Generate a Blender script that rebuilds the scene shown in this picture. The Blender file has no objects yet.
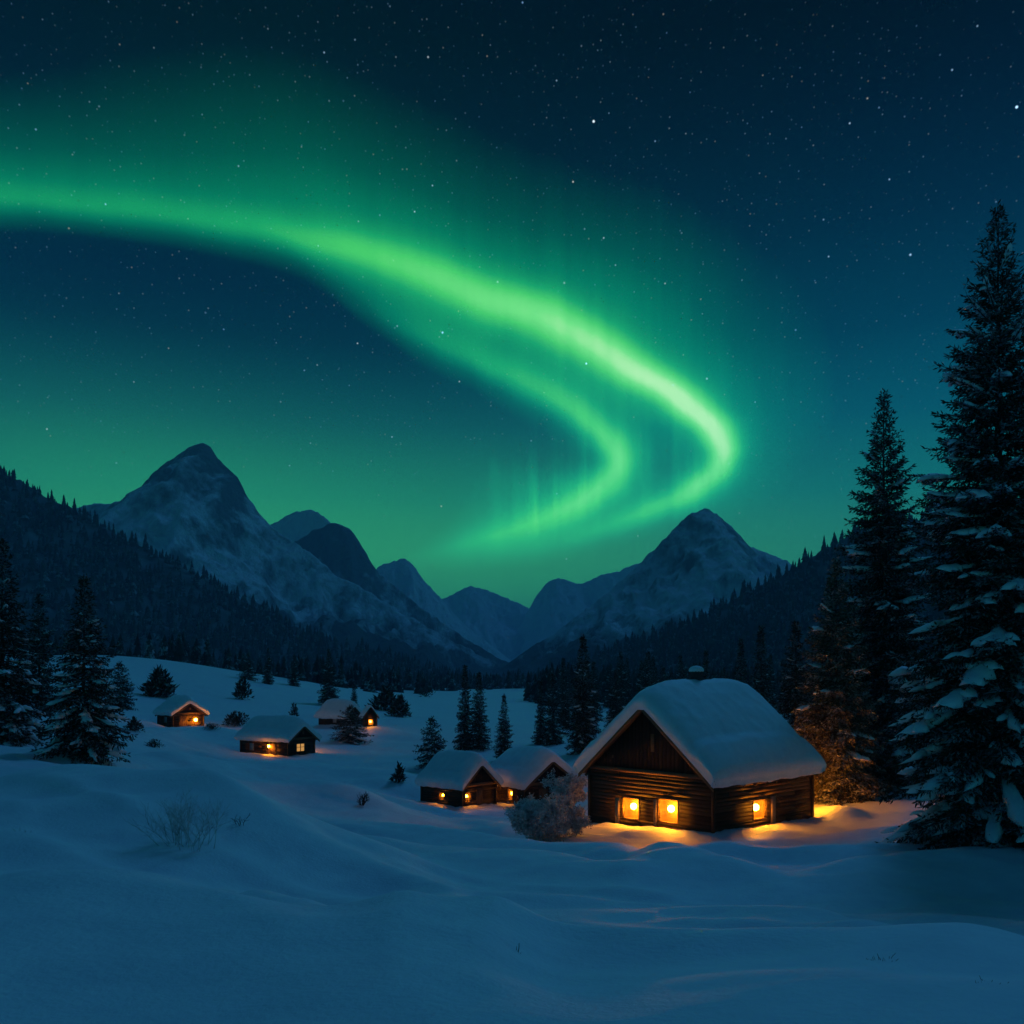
import bpy, math, random
import numpy as np
from mathutils import Vector, Matrix

C = bpy.context.scene.collection
scene = bpy.context.scene
PI = math.pi
R = math.radians

# ------------------------------------------------------------------ camera
FOC, CX, HY, CAMZ = 900.0, 512.0, 680.0, 7.0      # focal length and horizon row in photo pixels
cam_d = bpy.data.cameras.new('camera')
cam_d.sensor_width = 36.0
cam_d.lens = FOC / 1024 * 36.0
cam_d.shift_y = (HY - 512) / 1024.0
cam_d.clip_start = 0.1
cam_d.clip_end = 40000
cam = bpy.data.objects.new('camera', cam_d)
C.objects.link(cam)
cam.location = (0, 0, CAMZ)
cam.rotation_euler = (PI / 2, 0, 0)
scene.camera = cam

# ------------------------------------------------------------------ render settings
scene.view_settings.view_transform = 'Standard'
scene.view_settings.look = 'None'
scene.view_settings.exposure = 0.0
scene.view_settings.gamma = 1.0
scene.view_settings.use_curve_mapping = False
scene.render.engine = 'CYCLES'
cy = scene.cycles
cy.max_bounces = 6
cy.diffuse_bounces = 3
cy.glossy_bounces = 2
cy.volume_bounces = 1
cy.transparent_max_bounces = 8
cy.use_denoising = True
cy.sample_clamp_indirect = 4.0


def lin(c):
    return tuple(((v / 255) / 12.92) if v / 255 <= 0.04045 else ((v / 255 + 0.055) / 1.055) ** 2.4 for v in c)


# ------------------------------------------------------------------ world: night sky, aurora, stars
world = bpy.data.worlds.new('World')
scene.world = world
world.use_nodes = True
NT = world.node_tree
NT.nodes.clear()


class G:
    """tiny expression helper for shader nodes"""
    def __init__(s, nt): s.nt = nt

    def _in(s, sock, v):
        if v is None: return
        if isinstance(v, bpy.types.NodeSocket): s.nt.links.new(v, sock)
        else: sock.default_value = v

    def m(s, op, a, b=None, c=None, clamp=False):
        n = s.nt.nodes.new('ShaderNodeMath'); n.operation = op; n.use_clamp = clamp
        for k, v in enumerate((a, b, c)): s._in(n.inputs[k], v)
        return n.outputs[0]

    def vm(s, op, a, b=None):
        n = s.nt.nodes.new('ShaderNodeVectorMath'); n.operation = op
        s._in(n.inputs[0], a); s._in(n.inputs[1], b)
        return n.outputs['Value'] if op in ('DOT_PRODUCT', 'LENGTH', 'DISTANCE') else n.outputs[0]

    def xyz(s, x, y, z):
        n = s.nt.nodes.new('ShaderNodeCombineXYZ')
        for k, v in enumerate((x, y, z)): s._in(n.inputs[k], v)
        return n.outputs[0]

    def sep(s, v):
        n = s.nt.nodes.new('ShaderNodeSeparateXYZ'); s._in(n.inputs[0], v)
        return n.outputs

    def ramp(s, f, pts, interp='LINEAR'):
        n = s.nt.nodes.new('ShaderNodeValToRGB'); s._in(n.inputs[0], f)
        cr = n.color_ramp; cr.interpolation = interp
        while len(cr.elements) > 1: cr.elements.remove(cr.elements[-1])
        for k, (p, col) in enumerate(pts):
            e = cr.elements[0] if k == 0 else cr.elements.new(p)
            e.position = p; e.color = (*col[:3], 1)
        return n.outputs[0]

    def curve(s, f, pts):
        n = s.nt.nodes.new('ShaderNodeFloatCurve'); s._in(n.inputs['Value'], f)
        cu = n.mapping.curves[0]
        pts = sorted(pts)
        while len(cu.points) < len(pts): cu.points.new(0.5, 0.5)
        for p, (x, y) in zip(cu.points, pts): p.location = (x, y); p.handle_type = 'AUTO'
        n.mapping.use_clip = False
        n.mapping.update()
        return n.outputs[0]

    def noise(s, v, scale, detail=2.0, rough=0.5, dims='3D'):
        n = s.nt.nodes.new('ShaderNodeTexNoise'); n.noise_dimensions = dims
        s._in(n.inputs['Vector'], v); n.inputs['Scale'].default_value = scale
        n.inputs['Detail'].default_value = detail; n.inputs['Roughness'].default_value = rough
        return n.outputs[0]

    def mixc(s, f, a, b, mode='MIX'):
        n = s.nt.nodes.new('ShaderNodeMix'); n.data_type = 'RGBA'; n.blend_type = mode
        s._in(n.inputs[0], f)
        for k, v in ((6, a), (7, b)):
            s._in(n.inputs[k], (*v, 1) if isinstance(v, tuple) else v)
        return n.outputs[2]


g = G(NT)


def azel(px, py):
    x, z = (px - CX) / FOC, (HY - py) / FOC
    return math.atan2(x, 1), math.atan2(z, math.hypot(x, 1))


tc = NT.nodes.new('ShaderNodeTexCoord')
dirv = g.vm('NORMALIZE', tc.outputs['Generated'])
dx, dy, dz = g.sep(dirv)
AZ = g.m('ARCTAN2', dx, dy)
EL = g.m('ARCSINE', dz)


def gauss(px, py, sx, sy, amp):                    # soft elliptical glow on the sky, sizes in radians
    a, e = azel(px, py)
    u = g.m('DIVIDE', g.m('SUBTRACT', AZ, a), sx)
    v = g.m('DIVIDE', g.m('SUBTRACT', EL, e), sy)
    q = g.m('ADD', g.m('MULTIPLY', u, u), g.m('MULTIPLY', v, v))
    return g.m('MULTIPLY', g.m('EXPONENT', g.m('MULTIPLY', q, -1.0)), amp)


# vertical ray structure of the aurora
rayv = g.xyz(g.m('MULTIPLY', AZ, 44.0), g.m('ADD', g.m('MULTIPLY', EL, 3.0), g.m('MULTIPLY', AZ, 5.0)), 0.0)
rays = g.noise(rayv, 1.0, 3.0, 0.55)
rayw = g.noise(g.xyz(g.m('MULTIPLY', AZ, 6.0), g.m('MULTIPLY', EL, 4.0), 3.0), 1.0, 2.0)


def band(center, pts, wig=0.0):
    """pts: (px, py, amplitude, inner width, outer width, core) widths in photo pixels"""
    ca, ce = azel(*center)
    d = []
    for (px, py, a, wi, wo, co) in pts:
        q, e = azel(px, py)
        d.append((math.atan2(e - ce, q - ca), math.hypot(q - ca, e - ce), a, wi / FOC, wo / FOC, co))
    d.sort()
    th = np.array([p[0] for p in d]); rr = np.array([p[1] for p in d])
    drdt = np.gradient(rr, th)
    ob = np.sqrt(1 + (drdt / rr) ** 2)
    ob = np.minimum(ob, 2.6)
    T = g.m('ARCTAN2', g.m('SUBTRACT', EL, ce), g.m('SUBTRACT', AZ, ca))
    t01 = g.m('ADD', g.m('DIVIDE', T, 2 * PI), 0.5)
    da, de = g.m('SUBTRACT', AZ, ca), g.m('SUBTRACT', EL, ce)
    rad = g.m('SQRT', g.m('ADD', g.m('MULTIPLY', da, da), g.m('MULTIPLY', de, de)))
    X = th / (2 * PI) + 0.5
    rc = g.curve(t01, [(float(x), float(v)) for x, v in zip(X, rr)])
    am = g.curve(t01, [(0.0, 0.0)] + [(float(x), float(p[2])) for x, p in zip(X, d)] + [(1.0, float(d[-1][2]))])
    wi = g.curve(t01, [(float(x), float(p[3] * o)) for x, p, o in zip(X, d, ob)])
    wo = g.curve(t01, [(float(x), float(p[4] * o)) for x, p, o in zip(X, d, ob)])
    co = g.curve(t01, [(0.0, 0.0)] + [(float(x), float(p[5])) for x, p in zip(X, d)] + [(1.0, float(d[-1][5]))])
    s = g.m('SUBTRACT', rad, rc)
    if wig:
        s = g.m('ADD', s, g.m('MULTIPLY', g.m('SUBTRACT', rayw, 0.5), wig))
    ins = g.m('DIVIDE', g.m('MAXIMUM', g.m('MULTIPLY', s, -1.0), 0.0), g.m('MAXIMUM', wi, 0.002))
    out = g.m('DIVIDE', g.m('MAXIMUM', s, 0.0), g.m('MAXIMUM', wo, 0.002))
    fin = g.m('EXPONENT', g.m('MULTIPLY', g.m('POWER', ins, 1.6), -1.0))
    fout = g.m('EXPONENT', g.m('MULTIPLY', g.m('POWER', out, 1.2), -1.0))
    base = g.m('MULTIPLY', g.m('MULTIPLY', fin, fout), g.m('MULTIPLY', g.m('MAXIMUM', am, 0.0), 0.86))
    # narrow bright core
    sc_ = g.m('SUBTRACT', g.m('DIVIDE', s, g.m('MINIMUM', g.m('MAXIMUM', wi, 0.002), 0.036)), 0.18)
    cg = g.m('EXPONENT', g.m('MULTIPLY', g.m('MULTIPLY', sc_, sc_), -3.0))
    core = g.m('MULTIPLY', cg, g.m('MAXIMUM', co, 0.0))
    return base, core


CEN = (470, 440)
b1, c1 = band(CEN, [
    (-420, 188, .30, 24, 50, .00), (-150, 188, .37, 22, 50, .02), (0, 196, .41, 19, 50, .03), (130, 208, .42, 20, 52, .04),
    (256, 228, .42, 21, 66, .08), (350, 252, .38, 24, 82, .17), (450, 286, .37, 28, 92, .25), (512, 309, .37, 30, 98, .33),
    (612, 361, .38, 30, 96, .46), (682, 406, .40, 28, 80, .56), (717, 444, .40, 24, 66, .54), (719, 458, .38, 22, 60, .46),
    (694, 487, .34, 22, 44, .30), (651, 509, .28, 21, 30, .25), (610, 525, .22, 20, 24, .18), (569, 539, .17, 20, 21, .11), (530, 550, .12, 20, 20, .06), (480, 560, .05, 20, 20, .01), (430, 567, 0, 20, 20, 0)], 0.012)
b2, c2 = band(CEN, [
    (280, 272, .00, 20, 34, .0), (350, 303, .10, 20, 40, .0), (425, 337, .28, 20, 46, .04), (475, 358, .34, 21, 50, .08), (503, 372, .37, 22, 50, .10),
    (544, 393, .40, 22, 50, .13), (585, 420, .43, 22, 46, .18), (609, 444, .46, 24, 42, .24), (616, 463, .46, 25, 34, .27),
    (609, 478, .44, 28, 28, .27), (586, 497, .41, 36, 20, .27), (544, 517, .38, 42, 16, .27), (503, 533, .32, 40, 14, .23), (462, 544, .23, 34, 13, .15),
    (425, 553, .12, 28, 13, .06), (385, 560, .03, 26, 16, 0), (350, 565, 0, 26, 20, 0)], 0.010)
streak = g.m('POWER', g.m('MULTIPLY', rays, 1.9), 2.6)
fill = g.m('ADD', gauss(640, 430, .115, .085, .08), gauss(470, 300, .24, .06, .06))
fill = g.m('ADD', fill, g.m('MULTIPLY', gauss(550, 484, .080, .050, .10), streak))
fill = g.m('ADD', fill, g.m('MULTIPLY', gauss(668, 472, .055, .045, .09), streak))
rk = g.m('ADD', 0.08, g.m('MULTIPLY', g.m('ADD', AZ, 0.25, None, True), .48))
raymul = g.m('ADD', 1.0, g.m('MULTIPLY', g.m('SUBTRACT', rays, 0.5), rk))
I = g.m('ADD', g.m('ADD', b1, b2), fill)
I = g.m('MULTIPLY', I, raymul)
I = g.m('ADD', I, g.m('MULTIPLY', g.m('ADD', c1, c2), g.m('ADD', 0.6, g.m('MULTIPLY', raymul, 0.4))))
AUR = 1.25
aur = g.ramp(I, [(0.0, (0, 0, 0)), (0.08, (0.0, .006, .004)), (0.2, (.0, .080, .036)), (0.3, (.001, .18, .070)), (0.45, (.010, .36, .098)),
                 (0.62, (.060, .60, .110)), (0.80, (.16, .77, .19)), (1.0, (.46, .93, .40))], 'LINEAR')
ahead = g.m('GREATER_THAN', dy, 0.0)
# base sky by elevation: green at the horizon, deep navy overhead
elr = g.m('DIVIDE', EL, PI / 2, clamp=True)
E = lambda py: azel(512, py)[1] / (PI / 2)
base = g.ramp(elr, [(0.0, lin((45, 140, 105))), (E(560), lin((40, 138, 108))), (E(500), lin((14, 110, 106))), (E(430), lin((3, 76, 92))),
                    (E(350), lin((0, 44, 66))), (E(250), lin((0, 24, 48))), (E(140), lin((0, 10, 30))), (E(40), lin((0, 2, 10))),
                    (0.5, lin((0, 2, 10))), (1.0, lin((0, 20, 50)))], 'LINEAR')
glow = g.m('ADD', gauss(420, 590, .42, .13, 1.0), gauss(80, 500, .25, .10, .45))
glowr = g.mixc(gauss(960, 430, .34, .20, 1.0), (0.0, 0.0, 0.0), lin((0, 48, 66)))
glowc = g.mixc(glow, (0.0, 0.0, 0.0), lin((40, 140, 62)))
# the part of the sky behind the photographer and overhead: unseen blue-teal glow added as fill light
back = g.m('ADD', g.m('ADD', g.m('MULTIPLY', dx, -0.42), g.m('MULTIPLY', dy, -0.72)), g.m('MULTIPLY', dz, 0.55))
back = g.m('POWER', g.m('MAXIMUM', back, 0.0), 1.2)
back_fill = g.mixc(g.m('MINIMUM', back, 1.0), (0.0, 0.0, 0.0), (0.003, 0.027, 0.072))


# stars
def stars(scale, size, thr, power, tint):
    vo = NT.nodes.new('ShaderNodeTexVoronoi'); vo.feature = 'F1'
    g._in(vo.inputs['Vector'], dirv); vo.inputs['Scale'].default_value = scale
    d = vo.outputs['Distance']
    cs = g.sep(vo.outputs['Color'])
    on = g.m('GREATER_THAN', cs[0], thr)
    br = g.m('POWER', g.m('MULTIPLY', cs[1], 1.0), 3.0)
    f = g.m('SUBTRACT', 1.0, g.m('DIVIDE', d, size), clamp=True)
    f = g.m('MULTIPLY', f, f)
    v = g.m('MULTIPLY', g.m('MULTIPLY', f, on), g.m('MULTIPLY', g.m('ADD', br, 0.08), power))
    col = g.ramp(cs[2], [(0.0, (.22, .50, 1.0)), (0.55, (.40, .70, 1.0)), (0.90, (.75, .92, 1)), (1.0, (1.0, .85, .6))])
    return g.vm('MULTIPLY', col, g.xyz(v, v, v))


st = g.vm('ADD', stars(230, .30, .42, .26, 0), g.vm('ADD', stars(95, .135, .60, 1.2, 0), stars(34, .060, .50, 7.5, 0)))
up = g.m('MULTIPLY', dz, 3.2, clamp=True)
upf = g.m('ADD', 0.25, g.m('MULTIPLY', up, 0.75))
st = g.vm('MULTIPLY', st, g.xyz(upf, upf, upf))
aur = g.vm('MULTIPLY', aur, g.xyz(ahead, ahead, ahead))
aur = g.vm('MULTIPLY', aur, g.xyz(AUR, AUR, AUR))
sky = g.vm('ADD', g.vm('ADD', g.vm('ADD', base, glowr), glowc), g.vm('ADD', aur, g.vm('ADD', back_fill, st)))
bg = NT.nodes.new('ShaderNodeBackground')
NT.links.new(sky, bg.inputs['Color'])
bg.inputs['Strength'].default_value = 1.0
wo_ = NT.nodes.new('ShaderNodeOutputWorld')
NT.links.new(bg.outputs[0], wo_.inputs['Surface'])

# faint blue moonlight from ahead on the right, high outside the frame
sun_d = bpy.data.lights.new('moon_light', 'SUN')
sun_d.energy = 0.54
sun_d.angle = R(12)
sun_d.color = (0.06, 0.36, 0.86)
sun = bpy.data.objects.new('moon_light', sun_d)
C.objects.link(sun)
sun.rotation_euler = Vector((-0.34, -0.58, -0.60)).to_track_quat('-Z', 'Y').to_euler()

# ------------------------------------------------------------------ helpers
rng = np.random.default_rng(7)
random.seed(7)


def tag(o, label=None, cat=None, group=None, kind=None):
    if label: o['label'] = label
    if cat: o['category'] = cat
    if group: o['group'] = group
    if kind: o['kind'] = kind
    return o


def make_mesh(name, V, faces, mat=None, smooth=False):
    """V: Nx3; faces: list of int arrays, each (m,k) with one k per array"""
    me = bpy.data.meshes.new(name)
    V = np.asarray(V, dtype=np.float32)
    faces = [np.asarray(f, dtype=np.int32) for f in faces if len(f)]
    nl = sum(f.size for f in faces); nf = sum(len(f) for f in faces)
    me.vertices.add(len(V)); me.vertices.foreach_set('co', V.ravel())
    me.loops.add(nl); me.loops.foreach_set('vertex_index', np.concatenate([f.ravel() for f in faces]))
    me.polygons.add(nf)
    tot = np.concatenate([np.full(len(f), f.shape[1], dtype=np.int32) for f in faces])
    st_ = np.concatenate([[0], np.cumsum(tot)[:-1]]).astype(np.int32)
    me.polygons.foreach_set('loop_start', st_)
    if smooth: me.polygons.foreach_set('use_smooth', np.ones(nf, dtype=bool))
    me.update(calc_edges=True)
    me.validate()
    if mat: me.materials.append(mat)
    return me


def link(name, me, parent=None, loc=(0, 0, 0)):
    o = bpy.data.objects.new(name, me)
    C.objects.link(o)
    o.location = loc
    if parent: o.parent = parent
    return o


def empty(name, loc, rz=0.0):
    o = bpy.data.objects.new(name, None)
    o.empty_display_size = 0.3
    C.objects.link(o)
    o.location = loc; o.rotation_euler = (0, 0, rz)
    return o


class MB:
    """collects boxes, tubes and grids into one mesh"""
    def __init__(s): s.v = []; s.f = {}; s.n = 0

    def add(s, V, F):
        V = np.asarray(V, float).reshape(-1, 3)
        s.v.append(V)
        for f in F:
            s.f.setdefault(len(f), []).append([i + s.n for i in f])
        s.n += len(V)

    def box(s, x0, x1, y0, y1, z0, z1):
        V = [(x, y, z) for x in (x0, x1) for y in (y0, y1) for z in (z0, z1)]
        s.add(V, [(0, 1, 3, 2), (4, 6, 7, 5), (0, 4, 5, 1), (2, 3, 7, 6), (0, 2, 6, 4), (1, 5, 7, 3)])

    def boxm(s, M, sx, sy, sz):
        V = [M @ Vector((x, y, z)) for x in (-sx / 2, sx / 2) for y in (-sy / 2, sy / 2) for z in (-sz / 2, sz / 2)]
        s.add([tuple(v) for v in V], [(0, 1, 3, 2), (4, 6, 7, 5), (0, 4, 5, 1), (2, 3, 7, 6), (0, 2, 6, 4), (1, 5, 7, 3)])

    def tube(s, pts, rad, n=6, cap=True):
        pts = [Vector(p) for p in pts]
        base = s.n; V = []
        for i, p in enumerate(pts):
            d = (pts[min(i + 1, len(pts) - 1)] - pts[max(i - 1, 0)])
            d = d.normalized() if d.length > 1e-9 else Vector((0, 0, 1))
            a = d.cross(Vector((0.31, 0.17, 0.93))); a = a.normalized() if a.length > 1e-6 else Vector((1, 0, 0))
            b = d.cross(a)
            for k in range(n):
                t = 2 * PI * k / n
                V.append(tuple(p + (a * math.cos(t) + b * math.sin(t)) * rad[i]))
        F = []
        for i in range(len(pts) - 1):
            for k in range(n):
                F.append((i * n + k, i * n + (k + 1) % n, (i + 1) * n + (k + 1) % n, (i + 1) * n + k))
        if cap and n > 2:
            F.append(tuple(range(n - 1, -1, -1))); F.append(tuple((len(pts) - 1) * n + k for k in range(n)))
        s.add(V, F)

    def sphere(s, c, r, nu=12, nv=8, sz=1.0):
        V = [(c[0], c[1], c[2] - r * sz)]
        for j in range(1, nv):
            ph = -PI / 2 + PI * j / nv
            for i in range(nu):
                t = 2 * PI * i / nu
                V.append((c[0] + r * math.cos(ph) * math.cos(t), c[1] + r * math.cos(ph) * math.sin(t), c[2] + r * sz * math.sin(ph)))
        V.append((c[0], c[1], c[2] + r * sz))
        F = [(0, 1 + (i + 1) % nu, 1 + i) for i in range(nu)]
        for j in range(nv - 2):
            a = 1 + j * nu; b = a + nu
            F += [(a + i, a + (i + 1) % nu, b + (i + 1) % nu, b + i) for i in range(nu)]
        a = 1 + (nv - 2) * nu
        F += [(a + i, a + (i + 1) % nu, len(V) - 1) for i in range(nu)]
        s.add(V, F)

    def mesh(s, name, mat, smooth=False):
        return make_mesh(name, np.concatenate(s.v), [np.array(f) for f in s.f.values()], mat, smooth)

    def build(s, name, mat, parent=None, smooth=False):
        return link(name, s.mesh(name, mat, smooth), parent)


# ---- numpy gradient noise
_perm = np.random.default_rng(11).permutation(512).astype(np.int64)
_grad = np.random.default_rng(12).normal(size=(512, 2)); _grad /= np.linalg.norm(_grad, axis=1)[:, None]


def pnoise(x, y):
    x = np.asarray(x, float); y = np.asarray(y, float)
    xi = np.floor(x).astype(np.int64); yi = np.floor(y).astype(np.int64)
    xf = x - xi; yf = y - yi
    u = xf ** 3 * (xf * (xf * 6 - 15) + 10); v = yf ** 3 * (yf * (yf * 6 - 15) + 10)

    def gr(ix, iy, fx, fy):
        h = _grad[_perm[(_perm[ix % 512] + iy) % 512]]
        return h[..., 0] * fx + h[..., 1] * fy
    a = gr(xi, yi, xf, yf); b = gr(xi + 1, yi, xf - 1, yf)
    c = gr(xi, yi + 1, xf, yf - 1); d = gr(xi + 1, yi + 1, xf - 1, yf - 1)
    return (a + (b - a) * u) * (1 - v) + (c + (d - c) * u) * v * 1.0


def fbm(x, y, o=4, gain=0.5, lac=2.03):
    s = 0; a = 1.0
    for k in range(o):
        s = s + a * pnoise(x + 17.3 * k, y - 9.1 * k); x = x * lac; y = y * lac; a *= gain
    return s


def ridged(x, y, o=4):
    s = 0; a = 1.0
    for k in range(o):
        s = s + a * (1 - 2.2 * np.abs(pnoise(x + 31.7 * k, y + 5.9 * k))); x = x * 2.07; y = y * 2.07; a *= 0.5
    return s / 1.9


# ------------------------------------------------------------------ materials
def new_mat(name):
    m = bpy.data.materials.new(name); m.use_nodes = True
    nt = m.node_tree; nt.nodes.clear()
    out = nt.nodes.new('ShaderNodeOutputMaterial')
    p = nt.nodes.new('ShaderNodeBsdfPrincipled')
    nt.links.new(p.outputs[0], out.inputs['Surface'])
    return m, G(nt), p


def objco(g_):
    return g_.nt.nodes.new('ShaderNodeTexCoord').outputs['Object']


def bump(g_, p, h, strength, dist):
    b = g_.nt.nodes.new('ShaderNodeBump')
    b.inputs['Strength'].default_value = strength; b.inputs['Distance'].default_value = dist
    g_.nt.links.new(h, b.inputs['Height']); g_.nt.links.new(b.outputs[0], p.inputs['Normal'])


def snow_material(name, fine=9.0, coarse=1.1, dist=0.05):
    m, q, p = new_mat(name)
    co = objco(q)
    n1 = q.noise(co, coarse, 4, .55); n2 = q.noise(co, fine, 5, .62)
    col = q.ramp(n1, [(0.3, (.74, .77, .82)), (0.7, (.84, .86, .89))])
    q.nt.links.new(col, p.inputs['Base Color'])
    p.inputs['Roughness'].default_value = 0.62
    p.inputs['Specular IOR Level'].default_value = 0.25
    h = q.m('ADD', q.m('MULTIPLY', n1, 1.0), q.m('MULTIPLY', n2, 0.5))
    bump(q, p, h, 0.5, dist)
    return m


M_snow = snow_material('snow', 14.0, 1.6, 0.07)
M_roofsnow = snow_material('roof_snow', 10.0, 2.2, 0.06)


def wood_material(name, dark, light, rough=.8):
    m, q, p = new_mat(name)
    co = objco(q)
    mp = q.nt.nodes.new('ShaderNodeMapping'); q.nt.links.new(co, mp.inputs[0]); mp.inputs['Scale'].default_value = (1.2, 1.2, 9)
    n = q.noise(mp.outputs[0], 3.5, 6, .65)
    n2 = q.noise(co, 1.4, 3, .6)
    ri = q.nt.nodes.new('ShaderNodeNewGeometry').outputs['Random Per Island']
    f = q.m('ADD', q.m('MULTIPLY', n, .75), q.m('ADD', q.m('MULTIPLY', ri, .3), q.m('MULTIPLY', n2, .25)))
    f = q.m('SUBTRACT', f, 0.2)
    q.nt.links.new(q.ramp(f, [(0.15, dark), (0.8, light)]), p.inputs['Base Color'])
    p.inputs['Roughness'].default_value = rough
    p.inputs['Specular IOR Level'].default_value = 0.2
    bump(q, p, n, 0.6, 0.02)
    return m


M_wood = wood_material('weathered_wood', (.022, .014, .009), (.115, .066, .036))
M_gable_shaded = wood_material('shaded_gable_wood', (.012, .008, .006), (.05, .03, .018))  # shade under the roof overhang put into a darker wood colour
M_trim = wood_material('trim_wood', (.08, .045, .024), (.24, .14, .075))
M_pale = wood_material('pale_wood', (.22, .15, .10), (.42, .31, .22))
M_room = wood_material('room_wood', (.055, .034, .020), (.115, .072, .042))
M_bark = wood_material('bark', (.018, .012, .008), (.07, .048, .032))
M_stone = wood_material('chimney_stone', (.02, .02, .022), (.075, .075, .08))
M_iron, _q, _p = new_mat('dark_iron'); _p.inputs['Base Color'].default_value = (.02, .02, .02, 1); _p.inputs['Roughness'].default_value = .5


def lamp_material(name, col, s):
    m = bpy.data.materials.new(name); m.use_nodes = True
    nt = m.node_tree; nt.nodes.clear()
    o = nt.nodes.new('ShaderNodeOutputMaterial'); e = nt.nodes.new('ShaderNodeEmission')
    e.inputs[0].default_value = (*col, 1); e.inputs[1].default_value = s
    nt.links.new(e.outputs[0], o.inputs['Surface'])
    return m


WARM = (1.0, .315, .012)
M_lamp = lamp_material('lamp_glow', WARM, 360.0)
M_lampfar = lamp_material('far_lamp_glow', WARM, 135.0)
M_glassglow = lamp_material('lit_blind', (1.0, .50, .14), .55)
M_speck = lamp_material('far_speck_glow', (1.0, .75, .45), 6.0)

M_glass = bpy.data.materials.new('window_glass'); M_glass.use_nodes = True
_nt = M_glass.node_tree; _nt.nodes.clear()
_o = _nt.nodes.new('ShaderNodeOutputMaterial'); _t = _nt.nodes.new('ShaderNodeBsdfTransparent'); _gl = _nt.nodes.new('ShaderNodeBsdfGlossy')
_gl.inputs['Roughness'].default_value = .08
_t.inputs[0].default_value = (.93, .93, .9, 1)
_mx = _nt.nodes.new('ShaderNodeMixShader'); _mx.inputs[0].default_value = .06
_nt.links.new(_t.outputs[0], _mx.inputs[1]); _nt.links.new(_gl.outputs[0], _mx.inputs[2]); _nt.links.new(_mx.outputs[0], _o.inputs['Surface'])
M_paleglass, _q, _p = new_mat('frosted_pane'); _p.inputs['Base Color'].default_value = (.42, .44, .46, 1); _p.inputs['Roughness'].default_value = .25


def needle_material(name, dark, light, snow_amt, frost=(.62, .66, .72)):
    """needles; frost and snow dust lie on faces that look up"""
    m, q, p = new_mat(name)
    geo = q.nt.nodes.new('ShaderNodeNewGeometry')
    co = objco(q)
    ri = geo.outputs['Random Per Island']
    n = q.noise(co, 1.1, 3, .6)
    c0 = q.ramp(ri, [(0.0, dark), (1.0, light)])
    nz = q.sep(geo.outputs['True Normal'])[2]
    nz = q.m('ABSOLUTE', nz)
    f = q.m('ADD', q.m('MULTIPLY', nz, .55), q.m('ADD', q.m('MULTIPLY', n, .9), q.m('MULTIPLY', ri, .35)))
    f = q.m('DIVIDE', q.m('SUBTRACT', f, 1.35 - snow_amt), .35, clamp=True)
    q.nt.links.new(q.mixc(f, c0, frost), p.inputs['Base Color'])
    p.inputs['Roughness'].default_value = .8
    p.inputs['Specular IOR Level'].default_value = .12
    return m


M_needle = needle_material('spruce_needles', (.012, .022, .014), (.032, .050, .031), .44, (.34, .37, .41))
M_needle_frost = needle_material('frosted_needles', (.05, .045, .03), (.11, .095, .06), .50, (.42, .41, .40))
M_far = needle_material('forest_needles', (.012, .020, .018), (.030, .046, .040), .48)
M_twig = wood_material('bare_twig', (.02, .016, .012), (.07, .055, .042))
M_frosttwig, _q, _p = new_mat('frosted_twig')
_n = _q.noise(objco(_q), 6, 3)
_q.nt.links.new(_q.ramp(_n, [(0.30, (.30, .27, .25)), (0.62, (.70, .69, .68))]), _p.inputs['Base Color']); _p.inputs['Roughness'].default_value = .8
M_dry = wood_material('dry_grass', (.05, .04, .025), (.12, .09, .055))

# ------------------------------------------------------------------ ground
def ray_point(px, py, Y):
    return ((px - CX) / FOC * Y, Y, CAMZ - (py - HY) / FOC * Y)


CTRL = [(512, 1024, 5.8), (0, 1010, 6.2), (1010, 1010, 6.4), (512, 960, 10), (30, 900, 13), (280, 900, 19),
        (45, 812, 26), (140, 822, 25), (100, 788, 40), (90, 757, 60), (0, 732, 62), (-150, 735, 60), (250, 850, 26),
        (180, 729, 105), (275, 757, 85), (110, 655, 260), (200, 664, 280), (330, 688, 300), (430, 693, 400), (0, 655, 240), (-250, 640, 230),
        (370, 729, 125), (462, 809, 58), (535, 808, 60), (713, 836, 41), (590, 826, 46), (815, 819, 47), (660, 780, 56),
        (350, 800, 55), (330, 850, 38), (512, 905, 23), (700, 930, 20), (620, 862, 36), (860, 905, 24), (1000, 905, 25),
        (970, 838, 36), (1060, 825, 38), (600, 745, 90), (700, 740, 105), (860, 800, 52), (1000, 745, 120), (1300, 740, 100), (1400, 850, 40),
        (560, 702, 300), (512, 692, 480), (720, 697, 400), (950, 700, 350), (1500, 700, 300), (-600, 700, 120), (-500, 860, 25)]
PTS = [ray_point(*c) for c in CTRL]
PTS += [(0, 0, 5.3), (0, -8, 5.6), (12, -4, 5.2), (-12, -4, 5.7), (0, -60, 8), (60, -20, 5), (-60, -20, 8), (0, -400, 10), (300, -200, 8), (-300, -200, 12)]
for a_ in range(0, 360, 30):
    PTS.append((1300 * math.sin(R(a_)), 1300 * math.cos(R(a_)), -3.0))
    PTS.append((9000 * math.sin(R(a_)), 9000 * math.cos(R(a_)), -6.0))
PTS = np.array(PTS)


def warp(x, y):
    r = np.hypot(x, y)
    k = np.log(1 + r / 8.0) * 1.0 / np.maximum(r, 1e-6)
    return np.stack([x * k, y * k], -1)


_W = warp(PTS[:, 0], PTS[:, 1])


def _phi(d): return np.where(d > 1e-9, d * d * np.log(np.maximum(d, 1e-9)), 0.0)


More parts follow.
